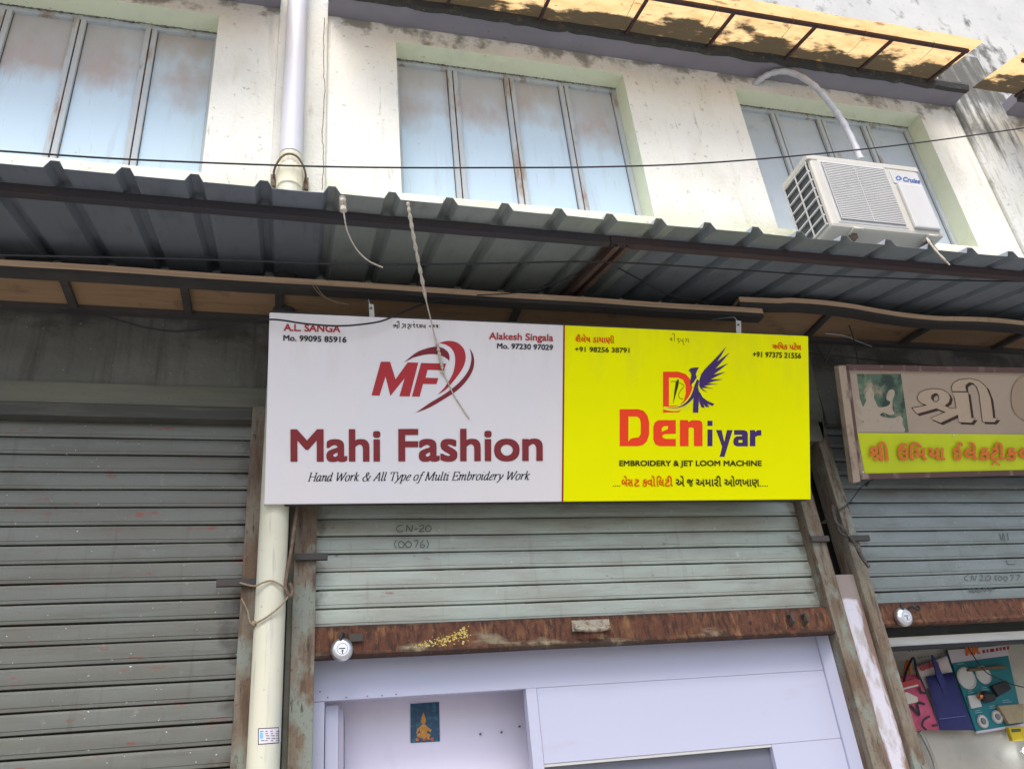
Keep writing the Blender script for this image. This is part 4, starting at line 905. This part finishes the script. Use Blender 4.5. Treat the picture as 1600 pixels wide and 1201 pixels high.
cable('loose_wire', [at(1255,550,-.1), at(1300,555,-.1), at(1400,566,-.1), at(1500,574,-.12), at(1620,580,-.14)], .0035, 'dark wire running behind the top edge of the framed sign')
cable('loose_wire', [at(1290,521,-.26), at(1320,525,-.2), at(1345,535,-.12), at(1362,541,-.04)], .003, 'short grey wire stub under the warped plywood board', mt=M_tag)
cable('loose_wire', [at(1327,508,-.3), at(1334,530,-.3), at(1339,556,-.34), at(1341,572,-.39)], .003, 'thin drop wire from the warped plywood down to the framed sign')
for i, p in enumerate(([(487,444),(500,460),(520,470),(545,476)],[(492,444),(507,463),(530,475)])):
    if i == 0: tw = MB()
    tw.tube(smooth_pts([at(x,y,-.36) for x, y in p]), .0022, 5)
tag(tw.build('loose_twine', M_cord, loc=at(487,444,-.36)), 'pale loose twine ends hanging from the plywood edge above the white sign', 'twine')
def garland(name, pts, base, knots, label, ry=.003):
    P_ = smooth_pts(pts, 10); L = len(P_); rs = []
    for i in range(L):
        t = i/(L-1); r = ry
        for a, b, kk in knots:
            if a <= t <= b: r = max(r, kk*(.35+.65*abs(math.sin(t*105))+.25*random.random()))
        rs.append(r)
    o = MB().tube(P_, rs, 7).build(name, M_string, loc=Vector(pts[0])); return tag(o, label, 'string', 'dusty strings hanging from the awning edge')
garland('string', [at(535,308,-1.03), at(536,322,-1.035), at(538,338,-1.03), at(543,362,-.99), at(556,388,-.93), at(575,407,-.88), at(598,418,-.84)], 0, [(0,.28,.014)], 'short dusty string with a knotted clump at the awning edge')
garland('string', [at(637,316,-1.03), at(641,340,-1.0), at(648,380,-.93), at(657,425,-.83), at(666,470,-.7), at(674,503,-.58), SP.pt(678,520,.012), SP.pt(684,542,.01), SP.pt(688,560,.01), SP.pt(691,574,.014), SP.pt(692,582,.006), SP.pt(701,600,.005), SP.pt(712,622,.004), SP.pt(733,654,.004)], 0, [(0,.3,.008),(.52,.7,.0075),(.74,.765,.012)], 'long dusty string from the awning edge down over the white sign')
garland('string', [at(1448,372,-1.03), at(1458,386,-1.04), at(1470,400,-1.05), at(1484,414,-1.05)], 0, [(0,.9,.006)], 'short stiff string stub at the awning edge below the air conditioner', .004)

# ---- cord and hook round the pipe
cz = Plane((0,-.152,0), (0,-1,0))
c1 = [at(375,910,-.06), at(385,913,-.1), at(398,915,-.14), at(410,910,-.155), at(424,907,-.155), at(438,913,-.15), at(447,921,-.13), at(450,930,-.12), at(444,940,-.14), at(432,952,-.155), at(416,964,-.155), at(402,972,-.14), at(396,975,-.11)]
c2 = [at(377,934,-.06), at(386,952,-.06), at(391,972,-.08), at(396,976,-.1), at(400,990,-.1), at(403,1000,-.09), at(399,1012,-.07), at(391,1022,-.05)]
cd_ = MB(); cd_.tube(smooth_pts(c1), .0038, 7); cd_.tube(smooth_pts(c2), .003, 7); cd_.lathe(at(397,974,-.115), (0,-1,0), [(0,-.014),(.01,-.01),(.013,0),(.01,.01),(0,.014)], 10)
tag(cd_.build('cord', M_cord, loc=c1[0]), 'brown cord tied round the drain pipe below the white sign', 'cord')
hk = [at(465,786,-.1), at(463,800,-.1), at(459,830,-.1), at(455,860,-.1), at(449,890,-.11), at(446,912,-.12), at(448,924,-.125), at(453,931,-.12), at(457,926,-.115), at(455,915,-.115), at(452,911,-.115)]
tag(MB().tube(smooth_pts(hk), .0075, 8).build('hook_rod', M('rusty_rod', (.12,.08,.055), .8, [(40,5,.5,.65,(.22,.16,.12),.7)]), loc=hk[0]), 'rusty bent hook rod hanging beside the drain pipe', 'hook')
# frayed old cable bundle on the pillar right of the yellow sign
fb = MB(); fb.tube(smooth_pts([at(1300,790,-.05), at(1306,815,-.06), at(1318,826,-.07), at(1335,848,-.08), at(1345,868,-.08), at(1358,886,-.08)]), .009, 7)
fb.tube(smooth_pts([at(1303,800,-.06), at(1312,830,-.06), at(1330,842,-.07), at(1342,862,-.09)]), .006, 6)
tag(fb.build('cable_bundle', M('old_cable', (.05,.045,.042), .8, [(60,5,.55,.68,(.2,.18,.16),.7)]), loc=at(1300,790,-.05)), 'frayed dark cable bundle hanging on the pillar right of the yellow sign', 'cable')
fb = MB(); fb.tube(smooth_pts([at(1308,798,-.04), at(1325,787,-.04), at(1345,762,-.06), at(1358,752,-.08), at(1366,748,-.1)]), .003, 6); fb.lathe(at(1355,756,-.075), (1,0,.8), [(0,-.02),(.008,-.012),(.008,.012),(0,.02)], 8)
tag(fb.build('loose_wire', M_black, loc=at(1308,798,-.04)), 'thin wire with a lump under the framed sign corner', 'cable')

# ================================================================== PADLOCKS
def padlock(c, label, face):
    E = empty('padlock', c, label, 'padlock', 'round steel padlocks on the shutter bars')
    c = Vector(c); S_ = 1.18
    MB().lathe(c+Vector((0,-.012,0)), (0,1,0), [(0,-.004),(.031,-.004),(.035,-.001),(.042,.003),(.0462,.012),(.0462,.026),(.041,.034),(0,.036)], 36).build('body', M_steel, E)
    MB().lathe(c+Vector((0,-.0165,0)), (0,1,0), [(0,0),(.0285,0),(.0285,.002)], 28).build('face_plate', face, E)
    MB().tube(smooth_pts([c+Vector((-.004,-.006,.016)), c+Vector((-.006,-.012,.042)), c+Vector((.0,-.006,.064)), c+Vector((.006,.004,.055)), c+Vector((.007,.012,.02))]), .0065, 8).build('shackle', M_black, E)
    MB().lathe(c+Vector((0,-.0168,0)), (0,1,0), [(.0205,0),(.0225,0)], 28).build('ring_print', K_grey, E)
    kh = MB(); kh.lathe(c+Vector((.001,-.017,-.008)), (0,1,0), [(0,0),(.004,0),(.004,.001)], 10); kh.box(c.x-.001, c.x+.003, c.y-.0172, c.y-.0166, c.z-.02, c.z-.009); kh.box(c.x-.014, c.x+.012, c.y-.0172, c.y-.0166, c.z-.001, c.z+.003)
    kh.build('keyhole', M_black, E)
    return E
padlock(at(534.5,1014,-.05), 'round steel padlock with keyhole face on the centre shutter bar', M('lock_face', (.7,.7,.72), .35, [(140,3,.62,.68,(.2,.2,.22),.8)], metal=.5))
padlock(at(1413,963,-.05), 'plain round steel padlock on the right shutter bar', M('lock_face2', (.6,.62,.65), .4, metal=.5))
tag(MB().tube(smooth_pts([at(1418,952,-.03), at(1424,947,-.05), at(1432,951,-.05), at(1437,951,-.04), at(1434,945,-.04), at(1428,948,-.03)]), .006, 7).build('lock_hasp', M_black, loc=at(1418,952,-.03)), 'black hooked hasp loop beside the right padlock', 'hasp')
MB().box(at(1418,0).x if False else at(545,1000).x, at(566,1000).x, -.028, -.013, at(545,1004).z, at(545,992).z).build('lock_slot', M_beam, bar1)

# ================================================================== WHITE SHOPFRONT PARTITION
PW = empty('shop_partition', (1.3,.1,0), 'white laminate shopfront partition with door opening under the centre shutter', 'partition')
yp = .1
zh0 = (at(490,1098,yp).z+at(825,1073,yp).z)/2; xd0, xd1 = at(507,1150,yp).x, at(826,1130,yp).x
MB().box(.12, 2.56, yp, yp+.04, zh0, 2.6).build('header_board', M_part, PW, bevel=.002)
MB().box(.12, xd0-.001, yp+.003, yp+.043, 0, zh0-.001).build('jamb', M_part, PW, bevel=.002)
MB().box(xd1+.001, xd1+.05, yp-.004, yp+.05, 0, zh0-.0005).build('jamb', M_part, PW, bevel=.002)
gz = at(1020,1178,yp).z; gxa, gxb = xd1+.052, at(1210,1180,yp).x
MB().box(gxa, 2.56, yp+.002, yp+.04, gz, zh0-.0005).build('side_board', M_part, PW, bevel=.002)
MB().box(gxb, 2.56, yp+.002, yp+.04, 0, gz-.001).build('side_board', M_part, PW, bevel=.002)
gp = MB().box(gxa, gxb-.001, yp+.03, yp+.036, 0, gz-.0005).build('glass_pane', M_glass, PW)
MB().box(gxa, gxb-.001, yp+.005, yp+.028, gz-.012, gz-.0006).build('glass_bead', M_acp, PW)
MB().prism([(2.561,yp-.01,2.5),(2.6,yp-.06,2.5),(2.6,yp-.06,0),(2.561,yp-.01,0)], (.0,.03,0)).build('edge_board', M_part, PW)
sc_ = MB()
for x, y in ((500,1080),(512,1089),(541,1089),(574,1087),(597,1086),(619,1084)):
    sc_.lathe(at(x,y,yp-.0012), (0,1,0), [(0,0),(.0035,0),(.003,.001)], 8)
sc_.build('screw', K_grey, PW)
# door leaf standing open at the left of the opening
dl = MB(); a = at(508,1105,.16); 
dl.box(a.x, a.x+.055, .15, .19, 0, at(515,1102,.16).z); 
DL = tag(dl.build('door_leaf', M_part, loc=(a.x,.15,0), bevel=.002), 'white door leaf standing open at the left of the shop doorway', 'door')
MB().prism([(a.x+.056,.16,0),(a.x+.075,YI-.03,0),(a.x+.075,YI-.03,at(530,1130,YI-.03).z),(a.x+.056,.16,at(526,1106,.16).z-.004)], (.02,0,0)).build('door_face', M('grey_door', (.33,.31,.4), .6), DL)
PO = Plane((0,YI-.002,0), (0,-1,0))
po = empty('poster', PO.pt(642,1158), 'small blue devotional poster with orange seated figure on the lilac wall', 'poster')
letters('print', M('poster_teal', (.03,.085,.16), .5, [((40,40,40), 6, .52, .64, (.05,.2,.26), .8), ((60,60,90), 5, .6, .68, (.02,.04,.09), .8)]), lambda m_: m_.prism([PO.pt(*p, .001) for p in ((641.3,1099),(686,1096),(687.3,1157.5),(641.5,1160))], (0,-.0015,0)), po)
zq = lambda L: [(390+x/4.848, 980+y/4.848) for x, y in L]
def deity(m_):
    def el(cx, cy, rx, ry, l): m_.poly([[PO.pt(*p, l) for p in zq([(cx+rx*math.cos(t*.3927), cy+ry*math.sin(t*.3927)) for t in range(16)])]])
    el(1318,815,52,20,.0038); el(1318,770,30,40,.0039); el(1316,705,20,24,.0041)
    for k_, l in enumerate(([(1300,690),(1308,665),(1316,640),(1326,664),(1334,690)], [(1295,745),(1270,765),(1262,800),(1274,804),(1284,775),(1300,765)], [(1340,745),(1366,765),(1380,770),(1372,790),(1352,782),(1336,765)])):
        m_.poly([[PO.pt(*p, .0043+.0001*k_) for p in zq(l)]])
letters('figure', M('poster_orange', (.6,.26,.04), .5, [((60,60,60), 6, .5, .64, (.75,.42,.12), .8), ((80,80,80), 5, .6, .68, (.35,.12,.04), .8)]), deity, po)
letters('offerings', M('poster_red', (.5,.1,.05), .5, [((90,90,90), 4, .5, .6, (.65,.4,.08), .9)]), lambda m_: [m_.poly([[PO.pt(*p, .0042) for p in zq([(x+14*math.cos(t*.785), y+14*math.sin(t*.785)) for t in range(8)])]]) for x, y in ((1272,845),(1322,842),(1350,838),(1382,842))], po)
for x, y in ((751,1146),(784,1143),(812,1134)):
    nl = MB().lathe(PO.pt(x,y,.012), (0,1,0), [(0,0),(.005,.001),(.004,.012)], 8).build('wall_nail', M_grey if False else K_grey, loc=PO.pt(x,y,.012))
    tag(nl, {751:'leftmost wall nail on the lilac wall right of the poster', 784:'middle wall nail on the lilac wall right of the poster', 812:'rightmost wall nail on the lilac wall by the door jamb'}[x], 'nail', 'nails in the lilac wall')

# ================================================================== ELECTRICAL SHOP CONTENTS
SF = empty('shop_fascia', (3.6,.13,2.1), 'pale aluminium fascia strip over the electrical shop opening', 'fascia')
za_ = at(1480,1000,.13).z
MB().box(2.9, 5.5, .12, .16, za_-.018, za_+.028).build('strip', M('pale_aluminium', (.7,.69,.66), .45, [((2,2,30),5,.5,.65,(.5,.49,.46),.6)], metal=.2), SF, bevel=.003)
MB().box(2.9, 5.5, .125, .16, za_+.03, 2.6).build('dark_gap_fill', M_dark, SF)  # dark sheet standing in for the shaded gap under the shutter bar
MB().box(2.9, 5.5, .11, .16, za_-.035, za_-.02).build('lip', M_black, SF)
YB = .60
BPn = Plane((0,YB,0), (0,-1,0)); e7 = (5.4333, 1360, 980)
def bw(x, y, lift=0.0): return BPn.pt(*Z(x,y,*e7), lift)
# display board
db = empty('display_board', bw(900,895), 'teal lighting display board with white and round lamps on the shop wall', 'display board')
MB().prism([bw(*p, .02) for p in ((900,880),(1300,815),(1150,150),(655,190))], (0,.015,0)).build('board', M('teal_print', (.006,.145,.17), .5), db)
MB().poly([[bw(*p, .0215) for p in ((655,190),(1150,150),(1180,235),(690,300))]]).build('header_print', M('white_print', (.5,.46,.48), .5), db)
MB().poly([[bw(*p, .0215) for p in ((895,880),(1300,812),(1305,835),(903,898))]]).build('footer_print', M('white_print2', (.5,.46,.52), .5), db)
tt = MB(); put_text(tt, BPn, 'RR', Z(812,240,*e7), Z(935,222,*e7), 13, bold=1.2, lift=.0225); tt.build('lettering', M('ink_orange_print', (.5,.12,.03), .5), db)
tt = MB()
for k_, (xa, xb) in enumerate(((948,972),(984,1000),(1014,1050),(1062,1084),(1094,1112),(1122,1146),(1156,1176))):
    yt = 190-(xa-948)*.15; tt.poly([[bw(*p, .0222+.0001*k_) for p in ((xa,yt),(xb,yt-4),(xb+4,yt+24),(xa+4,yt+28))]])
tt.build('header_marks', M('ink_red_print', (.25,.03,.025), .5), db)
for x, y, rx in ((812,428,.062),(955,400,.052),(950,795,.036),(1072,758,.036)):
    c = bw(x, y, .022); MB().lathe(c, (0,-1,0), [(rx,0),(rx,.006),(rx*.86,.012),(rx*.8,.008),(0,.008)], 28).build('round_lamp', M_acp, db)
    if rx < .04: MB().lathe(c+Vector((0,-.0085,0)), (0,-1,0), [(rx*.5,0),(rx*.42,.006),(0,.006)], 18).build('lamp_lens', M('lamp_lens', (.16,.15,.15), .3), db)
c = [bw(*p, .022) for p in ((815,580),(905,568),(935,672),(845,690))]; MB().prism(c, (0,-.012,0)).build('square_lamp', M_acp, db, bevel=.002)
cap = MB()
for x, y, w_ in ((735,308,60),(905,268,50),(830,552,50),(945,525,60),(890,720,60),(1010,680,70),(1120,632,80)):
    for r_ in (0, 1): cap.poly([[bw(*p, .0222) for p in ((x,y-r_*16),(x+w_*(1-r_*.3),y-8-r_*16),(x+w_*(1-r_*.3),y-2-r_*16),(x,y+6-r_*16))]])
cap.build('caption_print', M('caption_print', (.2,.36,.4), .5), db)
for nm, pts, col, lb in (('black_speaker', ((1035,490),(1160,445),(1200,520),(1090,585)), (.02,.02,.022), 'black square box fitting hanging on the teal board'),
                         ('wood_bar', ((835,345),(1150,318),(1150,345),(840,368)), (.14,.095,.05), 'brown wooden bar across the teal board'),
                         ('cardboard_piece', ((1085,660),(1304,645),(1304,800),(1180,818)), (.3,.24,.14), 'torn brown cardboard piece hanging at the lower right of the teal board'),
                         ('yellow_box', ((1170,845),(1304,835),(1304,955),(1210,960)), (.5,.36,.01), 'small yellow carton at the right picture edge')):
    o = MB().prism([bw(*p, .05) for p in pts], (0,.026,0)).build(nm, M(nm, col, .6, [(30,5,.5,.7,tuple(v*.7 for v in col),.7)]), loc=bw(*pts[0], .05), bevel=.004)
    tag(o, lb, {'black_speaker':'fitting','wood_bar':'bar','cardboard_piece':'cardboard','yellow_box':'box'}[nm])
    if nm == 'yellow_box': MB().poly([[bw(*p, .0515) for p in ((1195,860),(1275,855),(1280,880),(1200,888))]]).build('print', M('green_print', (.05,.09,.02), .5), o)
bulb = MB(); c = bw(985,585,.05); bulb.lathe(c, (-1,-.1,.1), [(.0,-.05),(.022,-.045),(.03,-.01),(.03,.02),(.02,.035)], 18)
bu = tag(bulb.build('black_spotlight', M_black, loc=c), 'small black spotlight with copper rim on the teal board', 'spotlight')
MB().lathe(c, (-1,-.1,.1), [(.0,.03),(.017,.035),(.02,.05),(.012,.058),(0,.05)], 16).build('copper_rim', M('copper', (.6,.25,.12), .25, metal=.9), bu)
cable('loose_wire', [bw(820,150,.07), bw(860,215,.07), bw(930,320,.08), bw(1000,390,.08), bw(1120,445,.09), bw(1200,480,.09), bw(1300,505,.09)], .003, 'black wire drooping across the teal display board')
pg = MB()
for i_, (x, y) in enumerate(((410,255),(435,250),(462,246),(490,242),(575,228),(598,214),(212,308),(214,360),(330,200),(362,196),(395,192))):
    pg.lathe(bw(x, y, .001), (0,-1,0), [(0,.0005),(.004,.0005),(.004,0)], 8)
tag(pg.build('wall_screws', M_black, loc=bw(410,255)), 'row of dark screw heads on the cream wall above the hanging bags', 'screws')
# bags
def bag(name, outline, mt, label, lift, depth, handles, hm, extras=()):
    E = empty(name, bw(*outline[0], lift), label, 'bag', 'bags hanging in the electrical shop')
    pts = [bw(*p, lift) for p in outline]; n = len(pts); cen = sum(pts, Vector())/n
    # pillowy front and flat back
    vs = []; fs = []; rings = [(1,0),(.86,depth*.5),(.55,depth*.85),(.2,depth)]
    for s, d in rings: vs += [cen+(p-cen)*s+Vector((0,-d*(1+.35*noise.noise(tuple((cen+(p-cen)*s)*14))),0)) for p in pts]
    vs.append(cen+Vector((0,-depth,0)))
    for r in range(len(rings)-1): fs += [(r*n+i, r*n+(i+1)%n, (r+1)*n+(i+1)%n, (r+1)*n+i) for i in range(n)]
    fs += [(3*n+i, 3*n+(i+1)%n, 4*n) for i in range(n)]
    b_ = MB(); b_.smooth = True; b_.add(vs, fs).build('body', mt, E)
    for h_ in handles: MB().tube(smooth_pts([bw(*p, lift+depth*.4+.008) for p in h_]), .0065, 6).build('handle', hm, E)
    return E
M_pink = M('pink_bag', (.5,.075,.16), .55, [((9,9,9), 6, .5, .64, (.62,.13,.22), .7), ((4,4,14), 4, .62, .68, (.55,.2,.05), .8, ('Z', 2.12, 2.2), .3)])
M_navy = M('navy_bag', (.018,.022,.12), .6, [((8,8,4), 6, .48, .66, (.03,.036,.17), .8)])
M_whbag = M('white_printed_bag', (.6,.55,.54), .5)
def rect_pts(a, b, c, d, n=5):
    out = []
    for p, q in ((a,b),(b,c),(c,d),(d,a)):
        for i in range(n): t = i/n; out.append((p[0]+(q[0]-p[0])*t, p[1]+(q[1]-p[1])*t))
    return out
wb = bag('white_bag', rect_pts((390,330),(650,238),(720,440),(470,520)), M_whbag, 'white printed bag half hidden behind the navy bag', .012, .012, [], M_black)
tt = MB(); put_text(tt, BPn, 'Golde', Z(425,372,*e7), Z(585,318,*e7), 9.5, bold=.8, lift=.036); tt.build('lettering', M('ink_bag_red', (.4,.06,.07), .5), wb)
pb = bag('pink_bag', rect_pts((215,415),(405,395),(590,868),(320,872)), M_pink, 'pink patterned carry bag with black and orange handles', .03, .03, [[(285,460),(300,390),(350,270),(372,268),(390,360),(410,440)],], M_black)
MB().tube(smooth_pts([bw(*p, .035) for p in ((290,400),(300,330),(318,282),(335,330),(345,395))]), .008, 6).build('handle', M('orange_handle', (.6,.17,.02), .5), pb)
tt = MB()
for s in ([(305,730),(345,665),(415,745),(400,640),(462,650)],[(505,750),(455,780),(440,830),(475,868)],[(520,832),(572,825)],[(415,500),(430,545),(470,555)]): stroke(tt, BPn, [Z(*p,*e7) for p in s], 3.6, .068, smooth=True)
tt.build('black_print', M_black, pb)
tt = MB(); zpoly(tt, BPn, [(245,520),(405,480),(408,495),(248,535)], *e7, lift=.0665); zpoly(tt, BPn, [(255,570),(310,545),(400,590),(405,630),(290,655)], *e7, lift=.0665); tt.build('pale_print', M('pale_print', (.62,.58,.48), .5), pb)
tt = MB(); zpoly(tt, BPn, [(248,470),(400,430),(405,478),(250,515)], *e7, lift=.0655); tt.build('red_print', M('red_print', (.45,.05,.05), .5), pb)
nb = bag('navy_bag', rect_pts((470,415),(700,375),(880,870),(590,870)), M_navy, 'navy blue cloth carry bag with pointed handle loop', .045, .03, [], M_navy)
MB().prism([bw(*p, .07) for p in ((520,230),(535,235),(585,330),(640,470),(680,660),(620,560),(560,400),(540,310))], (0,.008,0)).build('handle', M_navy, nb)
tt = MB(); stroke(tt, BPn, [Z(585,775,*e7), Z(810,748,*e7)], 1.3, .085); tt.build('seam', M('seam', (.09,.1,.3), .6), nb)
# clear hose hanging below the pink bag
cable('clear_hose', [bw(420,880,.02), bw(445,920,.02), bw(485,1000,.03), bw(520,1080,.03), bw(545,1150,.03), bw(580,1300,.03)], .011, 'clear plastic hose hanging below the pink bag', 'hose', M('clear_hose', (.3,.29,.26), .15, spec=.8))
# lit lamp at the right edge
lm = empty('lit_lamp', bw(1325,1045,.06), 'small lit white lamp at the lower right picture edge', 'lamp')
em = bpy.data.materials.new('lamp_glow'); em.use_nodes = True; bs = em.node_tree.nodes['Principled BSDF']; bs.inputs['Emission Color'].default_value = (.85,.93,1,1); bs.inputs['Emission Strength'].default_value = 7; bs.inputs['Base Color'].default_value = (.8,.8,.8,1)
MB().lathe(bw(1312,1045,.06), (0,-1,0), [(0,.03),(.014,.026),(.02,.012),(.016,0)], 18).build('bulb', em, lm)
MB().lathe(bw(1312,1045,.035), (0,-1,0), [(.012,-.02),(.014,.024)], 14).build('socket', M_acp, lm)
